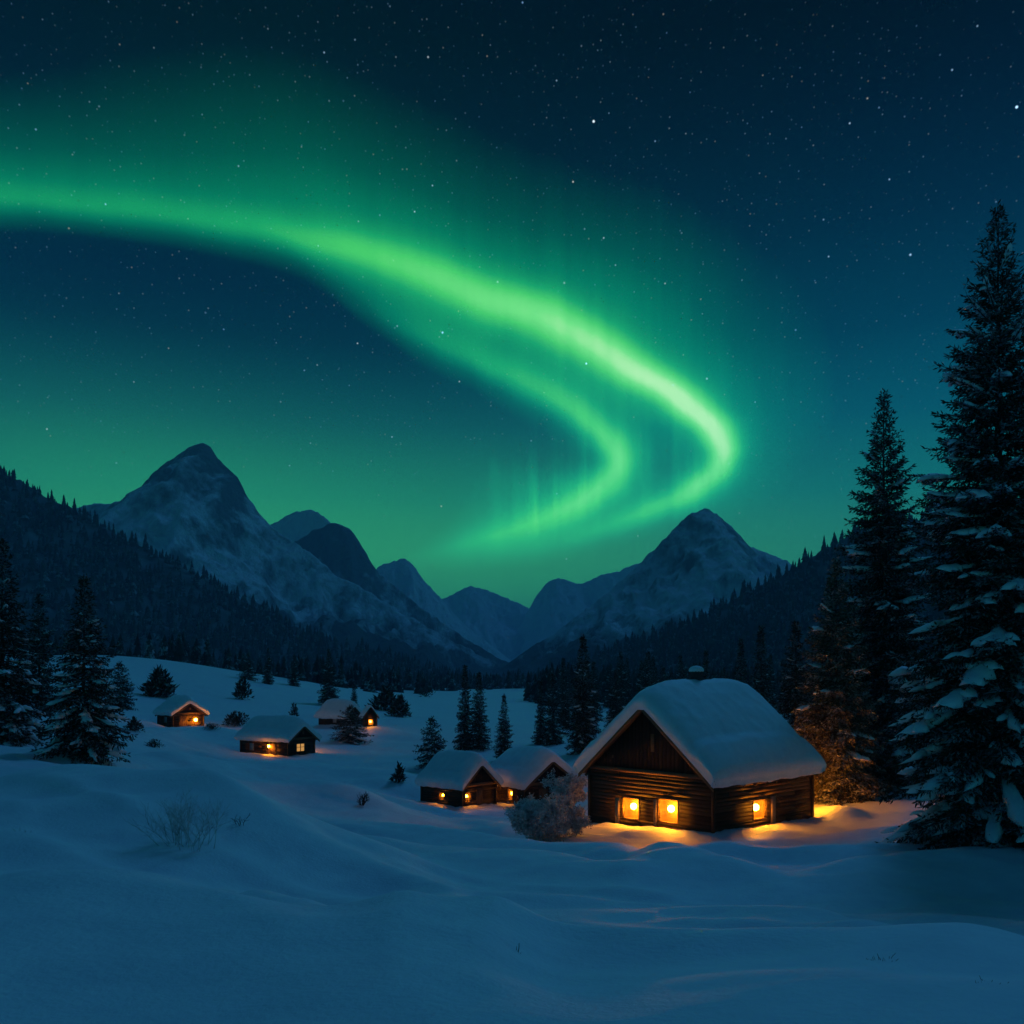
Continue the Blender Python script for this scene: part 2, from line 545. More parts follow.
NPT = len(PTS)
_A = np.zeros((NPT + 3, NPT + 3))
_A[:NPT, :NPT] = _phi(np.linalg.norm(_W[:, None] - _W[None], axis=-1)) + np.eye(NPT) * 0.004
_A[:NPT, NPT] = 1; _A[:NPT, NPT + 1:] = _W; _A[NPT:, :NPT] = _A[:NPT, NPT:].T
_w = np.linalg.solve(_A, np.concatenate([PTS[:, 2], np.zeros(3)]))


def base_z(x, y):
    x = np.asarray(x, float); y = np.asarray(y, float)
    sh = x.shape; q = warp(x.ravel(), y.ravel())
    out = np.empty(len(q))
    for i in range(0, len(q), 60000):
        s_ = q[i:i + 60000]
        d = np.linalg.norm(s_[:, None] - _W[None], axis=-1)
        out[i:i + 60000] = _phi(d) @ _w[:NPT] + _w[NPT] + s_ @ _w[NPT + 1:]
    return out.reshape(sh)


def march(px, py, zf, y0=3.0, y1=900.0, n=900):
    Y = np.exp(np.linspace(math.log(y0), math.log(y1), n))
    x, z = (px - CX) / FOC * Y, CAMZ - (py - HY) / FOC * Y
    below = z < zf(x, Y)
    k = int(np.argmax(below)) if below.any() else n - 1
    return float(x[k]), float(Y[k])


# drift crests of the snow field: photo points along the crest, height, width on the far side, width on the near side (metres)
RIDGES = [
    ([(20, 812), (110, 817), (170, 832), (215, 850), (300, 872), (400, 894)], .50, 1.6, 3.4),
    ([(210, 852), (330, 866), (450, 884), (540, 890), (620, 903)], .36, 1.5, 3.0),
    ([(0, 905), (60, 915), (110, 940), (160, 950), (230, 990)], .22, .7, 1.6),
    ([(200, 905), (250, 930), (300, 935), (360, 960), (390, 1000)], .14, .5, 1.2),
    ([(330, 840), (420, 853), (500, 862), (600, 868), (680, 885), (760, 905)], .32, 1.1, 2.6),
    ([(360, 812), (420, 822), (500, 838), (560, 842), (620, 846)], .22, .8, 1.5),
    ([(640, 900), (680, 870), (730, 862), (800, 868), (860, 862), (930, 850)], .22, .9, 1.8),
    ([(820, 905), (860, 890), (930, 880), (1020, 890)], .30, 1.2, 2.2),
    ([(690, 845), (740, 850), (790, 852), (840, 840)], .14, .5, .9),
    ([(150, 790), (230, 800), (300, 803), (350, 815), (400, 830)], .45, 1.8, 3.0),
    ([(60, 765), (150, 770), (220, 775), (300, 775), (380, 785), (440, 790)], .45, 2.0, 4.0),
    ([(120, 738), (200, 735), (240, 740)], .5, 2.5, 4.0),
    ([(320, 745), (360, 735), (420, 740)], .5, 2.5, 4.0),
    ([(380, 715), (450, 706), (520, 705)], .6, 6, 9.0),
    ([(700, 940), (780, 945), (850, 960), (930, 985), (1010, 990)], .13, .8, 1.4),
    ([(410, 905), (450, 930), (480, 965), (500, 1010)], .14, .5, 1.0)]
SWELLS = []
for pts_, h_, wf, wn in RIDGES:
    w = [np.array(march(px, py, base_z)) for px, py in pts_]
    for a_, b_ in zip(w[:-1], w[1:]):
        d_ = b_ - a_; l_ = float(np.hypot(*d_))
        if l_ > .3 and not (a_[0] > 0 and a_[1] > 35 and a_[1] < 50): SWELLS.append(((a_ + b_) / 2, d_ / l_, l_ * .75 + .4, h_, wf, wn))
MOUNDS = []      # filled after the cabins are placed: (x, y, radius, height)
PADS = []        # level ground under the cabins: (x, y, rotation, half width, y0, y1, z)


def ground_z(x, y):
    x = np.atleast_1d(np.asarray(x, float)); y = np.atleast_1d(np.asarray(y, float))
    z = base_z(x, y)
    r = np.hypot(x, y)
    # wind-shaped undulation, longer across the slope
    u, v = x * .93 + y * .37, -x * .37 + y * .93
    fade = 1 / (1 + (r / 150) ** 2)
    near = np.clip((r - 2.0) / 8.0, 0, 1)
    z = z + .30 * fbm(u / 13, v / 6.5, 3, .45) * near * (0.35 + 0.65 * np.clip(r / 40, 0, 1)) * np.minimum(1, fade * 2) + 2.0 * fbm(x / 90, y / 70, 3) * np.clip((r - 90) / 200, 0, 1)
    z = z + (.016 * fbm(u / 1.9, v / .8, 3, .5) + .22 * fbm(u / 6.5 + 3, v / 2.4, 3, .42) * near) * fade
    # long sinuous wind crests that run from far left to near right
    for (ux, uy, lu, lv, amp, wd, ph) in ((.86, -.51, 17.0, 5.0, .40, .17, 0.0), (.93, -.37, 11.0, 3.1, .20, .16, 5.0), (.78, -.62, 24.0, 8.5, .50, .18, 9.0)):
        U, V = x * ux + y * uy, -x * uy + y * ux
        n_ = pnoise(U / lu + ph, V / lv + .35 * pnoise(U / (lu * .6), V / (lv * 1.5) + ph) + ph)
        k_ = np.clip(.65 + 1.2 * pnoise(U / (lu * 1.4) + 3 + ph, V / (lv * 2.2)), 0, 1)
        z = z + amp * k_ * np.exp(-(np.where(n_ > 0, n_ / (wd * 1.7), n_ / wd)) ** 2) * np.clip((r - 3) / 6, 0, 1) / (1 + (r / 75) ** 2) * (1 - .7 * np.exp(-((x - 7) / 9) ** 2 - ((y - 40) / 7) ** 2))
    m = r < 160
    xm, ym = x[m], y[m]
    if len(xm):
        add = np.zeros(len(xm))
        mx_ = xm + .8 * pnoise(xm / 4.1, ym / 4.1 + 7); my_ = ym + .8 * pnoise(xm / 4.1 + 5, ym / 4.1)
        for c_, d_, l_, h_, wf, wn in SWELLS:
            k = np.hypot(mx_ - c_[0], my_ - c_[1]) < 3 * (l_ + wf + wn)
            al = (mx_[k] - c_[0]) * d_[0] + (my_[k] - c_[1]) * d_[1]; ac = -(mx_[k] - c_[0]) * d_[1] + (my_[k] - c_[1]) * d_[0]
            add[k] += h_ * np.exp(-(al / l_) ** 2 - (ac / np.where(ac > 0, wf, wn)) ** 2)
        z[m] += add * 1.45
    for (mx, my, mr, mh) in MOUNDS:
        d = np.hypot(x - mx, y - my) / mr
        k = d < 3
        z[k] += mh * np.exp(-d[k] ** 2 * 1.6)
    for (cx_, cy_, rz_, hw, y0_, y1_, pz, sx_, sy_) in PADS:
        d0 = np.hypot(x - cx_, y - cy_) < 30
        lx = (x - cx_) * math.cos(rz_) + (y - cy_) * math.sin(rz_); ly = -(x - cx_) * math.sin(rz_) + (y - cy_) * math.cos(rz_)
        dd = np.maximum(np.maximum(np.abs(lx) - hw, np.maximum(y0_ - ly, ly - y1_)), 0)
        wgt = np.where(d0, np.exp(-(dd / 1.3) ** 2), 0)
        rough = .10 * fbm(x / .8, y / .8, 4, .55) + .12 * pnoise(x / 2.2, y / 2.2)
        z = z * (1 - wgt) + (pz + sx_ * (np.clip(lx, -hw - 1, hw + 1) - hw) + sy_ * np.clip(ly, -1, y1_ + 1) + rough + .16 * np.exp(-((dd - .25) / .5) ** 2)) * wgt
    return z


def gz(x, y): return float(ground_z([x], [y])[0])


def hit(px, py, y0=4.0, y1=700.0):
    x, y = march(px, py, lambda a, b: ground_z(a, b), y0, y1, 700)
    return x, y, gz(x, y)


# ------------------------------------------------------------------ cabins: where they stand
def cabin_site(px, py, Y, rz, W, corner):
    """near corner at the photo point; corner +1 right end of the gable wall, -1 left end"""
    x, y, z = ray_point(px, py, Y)
    ox = x - corner * W / 2 * math.cos(rz); oy = y - corner * W / 2 * math.sin(rz)
    return ox, oy, z


SITES = {
    'main': (cabin_site(713, 835, 41, R(-48), 7.6, 1), R(-48), 7.6, 8.6),
    'shed': (cabin_site(462, 809, 58, R(47), 3.1, -1), R(47), 3.1, 3.9),
    'shed2': (cabin_site(524, 808, 60, R(40), 4.6, -1), R(40), 4.6, 4.2),
    'long': (cabin_site(288, 757, 85, R(57), 3.4, -1), R(57), 3.4, 6.6),
    'upper': (cabin_site(173, 729, 105, R(45), 3.7, -1), R(45), 3.7, 4.0),
    'buried': (cabin_site(344, 726, 118, R(58), 3.2, -1), R(58), 3.2, 4.4),
    'tiny': (cabin_site(364, 727, 112, R(22), 1.6, -1), R(22), 1.6, 1.6),
}
for k_, ((ox, oy, oz), rz_, W_, L_) in SITES.items():
    PADS.append((ox, oy, rz_, W_ / 2, 0, L_, oz) + ((.058, -.028) if k_ == 'main' else (0, 0)))


def site_pt(k, lx, ly):
    (ox, oy, oz), rz_, W_, L_ = SITES[k]
    return ox + lx * math.cos(rz_) - ly * math.sin(rz_), oy + lx * math.sin(rz_) + ly * math.cos(rz_)


MOUNDS += [(*site_pt('main', 4.4, 9.4), 1.6, .9), (*site_pt('main', 5.6, 8.4), 1.5, .5), (*site_pt('main', 1.0, -2.2), 1.3, .22), (*site_pt('main', -2.6, -2.5), 1.1, .2),
           (*site_pt('main', 5.2, 3.0), 1.2, .2), (*site_pt('main', -4.6, -.4), 1.2, .4)]

# ------------------------------------------------------------------ ground mesh: one sheet from underfoot to beyond the mountains
az_f = np.linspace(-R(42), R(42), 900)
az_b = np.linspace(R(42), R(318), 94)[1:-1]
AZS = np.concatenate([az_f, az_b])
RAD = np.concatenate([np.exp(np.linspace(math.log(1.2), math.log(420), 500)), np.exp(np.linspace(math.log(420), math.log(9400), 60))[1:]])
na, nr = len(AZS), len(RAD)
GX = RAD[:, None] * np.sin(AZS)[None]; GY = RAD[:, None] * np.cos(AZS)[None]
GZ = ground_z(GX.ravel(), GY.ravel())
GV = np.stack([GX.ravel(), GY.ravel(), GZ], -1)
ii = np.arange(nr - 1)[:, None] * na; jj = np.arange(na)[None]; j2 = (jj + 1) % na
GF = np.stack([ii + jj, ii + na + jj, ii + na + j2, ii + j2], -1).reshape(-1, 4)[:, ::-1]
cvi = len(GV)
GV = np.concatenate([GV, [[0, 0, gz(0.0, 0.01)]]])
fan = np.stack([np.full(na, cvi), np.arange(na), (np.arange(na) + 1) % na], -1)[:, ::-1]
tag(link('snow_field', make_mesh('snow_field', GV, [GF, fan], M_snow, True)), 'rolling blue snow field with wind drifts', None, None, 'structure')

# ------------------------------------------------------------------ mountains and wooded hills
def mountain_material(name, rock_h0, rock_h1, wood_h, rock_bias=0.0):
    m, q, p = new_mat(name)
    geo = q.nt.nodes.new('ShaderNodeNewGeometry')
    co = objco(q)
    x, y, z = q.sep(co)
    nz = q.sep(geo.outputs['Normal'])[2]
    big = q.noise(co, .0035, 5, .6); fine = q.noise(co, .016, 5, .65)
    st_ = q.noise(q.xyz(q.m('ADD', x, q.m('MULTIPLY', big, 160.0)), q.m('MULTIPLY', y, .22), q.m('MULTIPLY', z, .24)), .027, 6, .68)
    hi = q.m('DIVIDE', q.m('SUBTRACT', z, rock_h0), rock_h1 - rock_h0, clamp=True)
    f = q.m('ADD', q.m('MULTIPLY', q.m('SUBTRACT', .70, nz), 1.5), q.m('ADD', q.m('MULTIPLY', q.m('SUBTRACT', st_, .5), 2.0), q.m('MULTIPLY', hi, .62)))
    f = q.m('ADD', f, q.m('MULTIPLY', q.m('SUBTRACT', fine, .5), 1.0))
    f = q.m('DIVIDE', q.m('ADD', f, rock_bias), .6, clamp=True)
    c = q.mixc(f, (.74, .77, .82), (.14, .15, .17))
    # tree cover on the lower flanks
    wl = q.m('ADD', q.m('DIVIDE', q.m('SUBTRACT', wood_h, z), wood_h * .45), q.m('ADD', q.m('MULTIPLY', q.m('SUBTRACT', big, .5), 4.5), q.m('MULTIPLY', q.m('SUBTRACT', st_, .5), 3.5)), clamp=True)
    c = q.mixc(wl, c, (.055, .068, .075))
    q.nt.links.new(c, p.inputs['Base Color'])
    p.inputs['Roughness'].default_value = .85; p.inputs['Specular IOR Level'].default_value = .1
    bump(q, p, q.m('ADD', fine, st_), 1.0, 22.0)
    return m


def sil(points, n):
    px = np.array([p[0] for p in points], float); py = np.array([p[1] for p in points], float)
    s = np.linspace(px[0], px[-1], n)
    # smooth monotone-ish interpolation
    m_ = np.gradient(py, px)
    k = np.clip(np.searchsorted(px, s) - 1, 0, len(px) - 2)
    h = px[k + 1] - px[k]; t = (s - px[k]) / h
    y = (2 * t ** 3 - 3 * t ** 2 + 1) * py[k] + (t ** 3 - 2 * t ** 2 + t) * h * m_[k] + (-2 * t ** 3 + 3 * t ** 2) * py[k + 1] + (t ** 3 - t ** 2) * h * m_[k + 1]
    y = .45 * y + .55 * (py[k] + (py[k + 1] - py[k]) * t)
    lo, hi = np.minimum(py[k], py[k + 1]) - 2, np.maximum(py[k], py[k + 1]) + 2
    return s, np.clip(y, lo, hi)


def mountain(points, Y, depth, mat, seed, nx=260, ny=150, power=1.04, rough=.34, name='mountain', label=None, crest=0.0):
    s, py = sil(points, nx)
    X = (s - CX) / FOC * Y; ZR = CAMZ + (HY - py) / FOC * Y
    t = np.concatenate([np.linspace(-1, 0, ny, endpoint=False), np.linspace(0, 1, ny // 3)])
    base = -14.0
    V = np.empty((len(t), nx, 3))
    H = np.maximum(ZR - base, 1)
    hm = H.max()
    for k, tk in enumerate(t):
        a = abs(tk)
        # the ridge line meanders in depth; spurs run down the flanks
        bend = 0.16 * depth * pnoise(X / (hm * 1.6) + seed, np.full(nx, seed * .7))
        yy = Y + bend * (1 - a) + tk * depth * (.75 + .25 * H / hm)
        XX = X + .18 * hm * a * pnoise(X / (hm * .9) + seed, yy / (hm * .9))
        sp = ridged(XX / (hm * .55) + seed * 3, yy / (hm * 1.5) + seed, 5)
        sp2 = -np.abs(pnoise(XX / (hm * .12) + seed, yy / (hm * .5))) * 2.2 + .7 * fbm(XX / (hm * .06) + seed, yy / (hm * .12), 3)
        sp3 = fbm(XX / (hm * .05) + seed * 5, yy / (hm * .07), 4, .6) - .3 * np.abs(pnoise(XX / (hm * .11), yy / (hm * .2)))
        prof = (1 - a) ** power
        w = min(a * 6, 1) * (1 - a) ** .6
        z = base + H * prof + hm * rough * np.minimum(sp - .72, .05) * w + hm * .030 * sp2 * min(a * 5 + .2, 1) + hm * .012 * sp3 * (1 - a)
        V[k, :, 0] = X; V[k, :, 1] = yy; V[k, :, 2] = np.maximum(z, base - 2)
    n1 = len(t)
    i = np.arange(n1 - 1)[:, None] * nx; j = np.arange(nx - 1)[None]
    F = np.stack([i + j, i + j + 1, i + nx + j + 1, i + nx + j], -1).reshape(-1, 4)
    o = link(name, make_mesh(name, V.reshape(-1, 3), [F], mat, True))
    tag(o, label, None, None, 'structure')
    return V


MM1 = mountain_material('mountain_slope', 360, 610, 200)
MM2 = mountain_material('dark_crag', 220, 370, 170, .15)
MM3 = mountain_material('hazed_far_slope', 900, 1500, 30, -1.1)  # pale snow without rock or trees, its colour standing in for distant haze
MM7 = mountain_material('peak_slope', 250, 520, 150, .0)
HILLM, _q, _p = new_mat('hill_floor')
_n = _q.noise(objco(_q), .02, 4)
_q.nt.links.new(_q.ramp(_n, [(.4, (.035, .042, .045)), (.6, (.12, .13, .145))]), _p.inputs['Base Color']); _p.inputs['Roughness'].default_value = .9

mountain([(-260, 600), (-60, 545), (40, 512), (90, 505), (120, 503), (135, 496), (150, 480), (167, 463), (186, 452), (197, 446), (205, 444), (214, 449), (224, 462), (240, 478), (250, 496), (262, 513), (280, 531),
          (305, 549), (340, 575), (380, 598), (430, 628), (480, 655), (540, 680)], 2500, 1150, MM1, 3.3, 330, 170, label='great pointed snow peak on the left')
mountain([(235, 625), (262, 575), (280, 548), (300, 534), (318, 525), (330, 521), (340, 522), (351, 530), (361, 546), (373, 566), (388, 580), (410, 598), (440, 620), (470, 641), (510, 664), (545, 684)],
         2780, 900, MM2, 8.1, 240, 140, label='dark rocky shoulder peak below the great peak')
mountain([(230, 600), (265, 535), (285, 522), (303, 515), (316, 513), (328, 519), (345, 537), (390, 590), (420, 640)], 3500, 800, MM3, 5.2, 160, 80, label='small pale summit behind the left peaks')
mountain([(340, 640), (365, 580), (380, 566), (394, 561), (406, 559), (414, 566), (424, 580), (440, 597), (462, 622), (490, 644), (520, 668)], 4000, 1100, MM3, 2.4, 180, 90, label='pale mountain beyond the dark shoulder')
mountain([(400, 640), (430, 601), (447, 597), (460, 590), (470, 586), (482, 588), (500, 595), (520, 603), (540, 614), (565, 640), (590, 670)], 5600, 1300, MM3, 6.6, 180, 90, label='hazy mountain at the head of the valley, left')
mountain([(500, 665), (522, 622), (535, 598), (546, 584), (558, 579), (568, 582), (580, 585), (592, 580), (605, 575), (618, 573), (626, 568), (640, 564), (670, 572), (740, 610), (800, 660)], 5200, 1200, MM3, 9.4, 220, 90, label='hazy mountain at the head of the valley, right')
mountain([(480, 685), (520, 655), (545, 640), (575, 617), (605, 594), (628, 574), (645, 558), (662, 540), (680, 522), (694, 512), (704, 508), (714, 511), (724, 519), (737, 532), (749, 545), (765, 553), (782, 560),
          (800, 572), (840, 590), (900, 620), (980, 655), (1060, 685)], 2250, 950, MM7, 4.7, 300, 160, label='pointed snow peak on the right of the valley')

HL = [(-420, 395), (-200, 430), (-80, 452), (0, 474), (30, 484), (62, 503), (90, 517), (115, 531), (150, 549), (200, 576), (250, 604), (300, 628), (350, 650), (410, 668), (470, 682)]
HR = [(500, 688), (545, 676), (600, 658), (650, 640), (700, 620), (740, 596), (772, 579), (800, 562), (830, 545), (862, 531), (900, 523), (1000, 512), (1150, 490), (1400, 460)]
VL = mountain(HL, 1300, 640, HILLM, 1.9, 200, 120, 1.0, .10, 'hill', 'wooded hillside on the left')
VR = mountain(HR, 1250, 640, HILLM, 7.7, 200, 120, 1.0, .10, 'hill', 'wooded hillside on the right')


# ------------------------------------------------------------------ far woods: one mass of small spruces per hillside
def far_templates():
    out = []
    for s in range(5):
        r_ = np.random.default_rng(50 + s)
        V = []; F = []
        lay = 6
        for L in range(lay):
            z0 = .0 + .92 * L / lay; z1 = min(z0 + .36 - .02 * L, 1.0)
            rad = .21 * (1 - z0) ** .9 + .015
            b = len(V); V.append((0, 0, z1)); n = 9
            for k in range(n):
                a = 2 * PI * k / n + L * .5; q = rad * (1.15 if k % 2 else .62) * r_.uniform(.75, 1.2)
                V.append((q * math.cos(a), q * math.sin(a), z0 - .03 * r_.random()))
            F += [(b, b + 1 + k, b + 1 + (k + 1) % n) for k in range(n)]
        out.append((np.array(V), np.array(F)))
    return out


FT = far_templates()


def scatter(name, P, hts, mat, label, widths=1.0):
    Vs = []; Fs = []; n = 0
    ang = rng.uniform(0, 2 * PI, len(P)); wid = rng.uniform(.8, 1.25, len(P)) * widths; tid = rng.integers(0, len(FT), len(P))
    for t_ in range(len(FT)):
        k = np.where(tid == t_)[0]
        if not len(k): continue
        V, F = FT[t_]
        c, s = np.cos(ang[k]), np.sin(ang[k])
        h = hts[k]
        X = (V[None, :, 0] * c[:, None] - V[None, :, 1] * s[:, None]) * (h * wid[k])[:, None] + P[k, 0][:, None]
        Y = (V[None, :, 0] * s[:, None] + V[None, :, 1] * c[:, None]) * (h * wid[k])[:, None] + P[k, 1][:, None]
        Z = V[None, :, 2] * h[:, None] + P[k, 2][:, None]
        Vs.append(np.stack([X, Y, Z], -1).reshape(-1, 3))
        Fs.append((F[None] + (np.arange(len(k)) * len(V))[:, None, None]).reshape(-1, 3) + n)
        n += len(k) * len(V)
    o = link(name, make_mesh(name, np.concatenate(Vs), [np.concatenate(Fs)], mat))
    return tag(o, label, None, None, 'stuff')


def on_grid(V, n, clear):
    ny_, nx_ = V.shape[:2]
    i = rng.uniform(0, ny_ - 1.001, n); j = rng.uniform(0, nx_ - 1.001, n)
    a, b = i.astype(int), j.astype(int); fi, fj = (i - a)[:, None], (j - b)[:, None]
    P = V[a, b] * (1 - fi) * (1 - fj) + V[a + 1, b] * fi * (1 - fj) + V[a, b + 1] * (1 - fi) * fj + V[a + 1, b + 1] * fi * fj
    keep = clear(P)
    return P[keep]


def clear_left(P):
    px = CX + FOC * P[:, 0] / P[:, 1]; 
    m = pnoise(P[:, 0] / 90, P[:, 1] / 60 + 4) + .5 * pnoise(P[:, 0] / 30, P[:, 1] / 30)
    glade = np.zeros(len(P), bool)
    for (x, y, a, b) in ((-590, 920, 85, 95), (-430, 800, 50, 70), (-370, 690, 110, 75), (-330, 870, 50, 40)):
        glade |= ((P[:, 0] - x) / a) ** 2 + ((P[:, 1] - y) / b) ** 2 < 1 + .8 * pnoise(P[:, 0] / 20, P[:, 1] / 20)
    return (m > -.46) & ~glade & (P[:, 2] > -8)


def clear_right(P):
    m = pnoise(P[:, 0] / 90 + 9, P[:, 1] / 60) + .5 * pnoise(P[:, 0] / 30, P[:, 1] / 30)
    return (m > -.55) & (P[:, 2] > -10)


P_ = on_grid(VL, 11000, clear_left)
scatter('hillside_forest', P_, 8 + 17 * rng.random(len(P_)) ** 1.3, M_far, 'dense spruce forest covering the left hillside')
P_ = on_grid(VR, 11000, clear_right)
scatter('hillside_forest', P_, 8 + 16 * rng.random(len(P_)) ** 1.3, M_far, 'dense spruce forest covering the right hillside')
# wood along the valley floor
n_ = 2600
P_ = np.stack([rng.uniform(-330, 420, n_), rng.uniform(430, 900, n_), np.zeros(n_)], -1)
P_ = P_[(pnoise(P_[:, 0] / 120, P_[:, 1] / 70 + 2) > -.28) & (P_[:, 1] > np.where(P_[:, 0] > 20, 430, 560) + 110 * pnoise(P_[:, 0] / 55, P_[:, 0] * 0 + 3.3))]
P_[:, 2] = ground_z(P_[:, 0], P_[:, 1]) - .3
scatter('valley_forest', P_, rng.uniform(7, 15, len(P_)), M_far, 'dark belt of spruces across the valley floor')
# looser wood between the cabin and the right hillside
n_ = 1500
P_ = np.stack([rng.uniform(0, 330, n_), rng.uniform(230, 560, n_), np.zeros(n_)], -1)
P_ = P_[(P_[:, 0] > P_[:, 1] * (.03 + .05 * pnoise(P_[:, 1] / 60, P_[:, 1] * 0 + 2))) & (P_[:, 0] < P_[:, 1] * .6) & (pnoise(P_[:, 0] / 50, P_[:, 1] / 50 + 7) > -.35)]
P_[:, 2] = ground_z(P_[:, 0], P_[:, 1]) - .3
scatter('meadow_edge_forest', P_, rng.uniform(7, 14, len(P_)), M_far, 'loose spruce wood beyond the big cabin')
n_ = 300
P_ = np.stack([rng.uniform(-190, -35, n_), rng.uniform(270, 430, n_), np.zeros(n_)], -1)
P_ = P_[(P_[:, 1] > 300 - P_[:, 0] * .1) & (pnoise(P_[:, 0] / 40, P_[:, 1] / 40 + 3) > -.1)]
P_[:, 2] = ground_z(P_[:, 0], P_[:, 1]) - .3
scatter('brow_forest', P_, rng.uniform(7, 13, len(P_)), M_far, 'trees beyond the brow of the left snow slope')

# ------------------------------------------------------------------ haze
hz = MB(); hz.box(-8600, 8600, -600, 9300, -24, 690)
M_haze = bpy.data.materials.new('haze'); M_haze.use_nodes = True
_nt = M_haze.node_tree; _nt.nodes.clear()
_o = _nt.nodes.new('ShaderNodeOutputMaterial'); _v = _nt.nodes.new('ShaderNodeVolumePrincipled')
_v.inputs['Color'].default_value = (.50, .70, .96, 1)
_v.inputs['Density'].default_value = 1.6e-4
_nt.links.new(_v.outputs[0], _o.inputs['Volume'])
tag(hz.build('haze', M_haze), 'thin blue night haze filling the valley', None, None, 'stuff')

# ------------------------------------------------------------------ cabins
def wall_planks(mb, L, z0, z1, holes, place, ph=.2, th=.12, seed=0, vertical=False, top=None):
    """rows of planks along u in [0,L]; holes (u0,u1,za,zb) stay open; place(u, out, z) -> local point"""
    r_ = random.Random(seed)

    def slab(u0, u1, za, zb, o):
        if u1 - u0 < .01 or zb - za < .005: return
        V = [place(u, d, z) for u in (u0, u1) for d in (-th, o) for z in (za, zb)]
        mb.add(V, [(0, 1, 3, 2), (4, 6, 7, 5), (0, 4, 5, 1), (2, 3, 7, 6), (0, 2, 6, 4), (1, 5, 7, 3)])
    if vertical:
        u = 0
        while u < L - .01:
            w = min(ph * r_.uniform(.8, 1.25), L - u)
            o = r_.uniform(0, .022)
            za, zb = top(u), top(u + w)
            V = [place(uu, d, z) for uu, zt in ((u, za), (u + w - .008, zb)) for d in (-th, o) for z in (z0, max(zt, z0 + .01))]
            mb.add(V, [(0, 1, 3, 2), (4, 6, 7, 5), (0, 4, 5, 1), (2, 3, 7, 6), (0, 2, 6, 4), (1, 5, 7, 3)])
            u += w
        return
    cuts = sorted({z0, z1} | {h[2] for h in holes} | {h[3] for h in holes})
    zz = z0
    zs = [z0]
    while zz < z1 - .02:
        zz = min(zz + ph * r_.uniform(.88, 1.12), z1)
        for c_ in cuts:
            if zs[-1] < c_ - .03 < zz - .03 and abs(zz - c_) < ph * .6: zz = c_
        zs.append(zz)
    zs[-1] = z1
    for za, zb in zip(zs[:-1], zs[1:]):
        o = r_.uniform(0, .02)
        mid = (za + zb) / 2
        segs = [(0, L)]
        for (u0, u1, ha, hb) in holes:
            if ha - .02 < mid < hb + .02:
                ns = []
                for (a, b) in segs:
                    if u1 <= a or u0 >= b: ns.append((a, b)); continue
                    if u0 > a: ns.append((a, u0))
                    if u1 < b: ns.append((u1, b))
                segs = ns
        for a, b in segs:
            # a plank joint somewhere in long rows
            if b - a > 3.2:
                j = r_.uniform(a + 1, b - 1)
                slab(a, j - .004, za, zb - .006, o); slab(j + .004, b, za, zb - .006, r_.uniform(0, .02))
            else: slab(a, b, za, zb - .006, o)


def window(root, place, u0, u1, z0, z1, kind='lit', lamp_r=.12, niche=.5, label=None, bars=False, lampmat=None, fw=.06):
    """frame (part) > room niche, pane, lamp"""
    f = MB()

    def bx(mb, ua, ub, da, db, za, zb):
        V = [place(u, d, z) for u in (ua, ub) for d in (da, db) for z in (za, zb)]
        mb.add(V, [(0, 1, 3, 2), (4, 6, 7, 5), (0, 4, 5, 1), (2, 3, 7, 6), (0, 2, 6, 4), (1, 5, 7, 3)])
    bx(f, u0 - fw, u0, -.10, .035, z0 - fw, z1 + fw); bx(f, u1, u1 + fw, -.10, .035, z0 - fw, z1 + fw)
    bx(f, u0, u1, -.10, .034, z1, z1 + fw); bx(f, u0, u1, -.10, .060, z0 - fw, z0)
    if bars:
        um = (u0 + u1) / 2
        bx(f, um - .02, um + .02, -.06, .02, z0, z1)
        zm = z0 + (z1 - z0) * .55; bx(f, u0, um - .021, -.058, .018, zm - .018, zm + .018); bx(f, um + .021, u1, -.058, .018, zm - .018, zm + .018)
    fo = f.build('window', M_trim, root)
    if label: fo['label'] = label
    p_ = MB(); e = .004
    bx(p_, u0 + e, u1 - e, -.050, -.044, z0 + e, z1 - e)
    p_.build('pane', M_glass if kind == 'lit' else (M_glassglow if kind == 'blind' else M_paleglass), fo)
    n = MB(); d1 = -niche
    q = [place(u, d, z) for u in (u0 - .02, u1 + .02) for d in (-.121, d1) for z in (z0 - .02, z1 + .02)]
    n.add(q, [(2, 3, 7, 6), (0, 1, 3, 2), (4, 6, 7, 5), (0, 2, 6, 4), (1, 5, 7, 3)])
    n.build('room_niche', M_room, fo)
    if kind == 'lit':
        l_ = MB()
        c = place((u0 + u1) / 2, -.055 - lamp_r * 1.02, z0 + (z1 - z0) * .58)
        l_.sphere(c, lamp_r, 14, 10)
        l_.build('lamp', lampmat or M_lamp, fo, True)
    return fo


def lantern(root, place, u, z, r_, mat, out=.16):
    b = MB()
    V = lambda a, d, c: place(u + a, d, c)
    b.tube([V(0, .0, z + r_ * 2.2), V(0, out + r_, z + r_ * 2.2), V(0, out + r_, z + r_ * 1.05)], [.022] * 3, 6)
    b.tube([V(0, out + r_, z + r_ * 1.35), V(0, out + r_, z + r_ * .85)], [r_ * .35, r_ * .75], 10)
    fo = b.build('wall_lantern', M_iron, root)
    l_ = MB(); l_.sphere(V(0, out + r_, z), r_, 12, 8); l_.build('globe', mat, fo, True)
    return fo


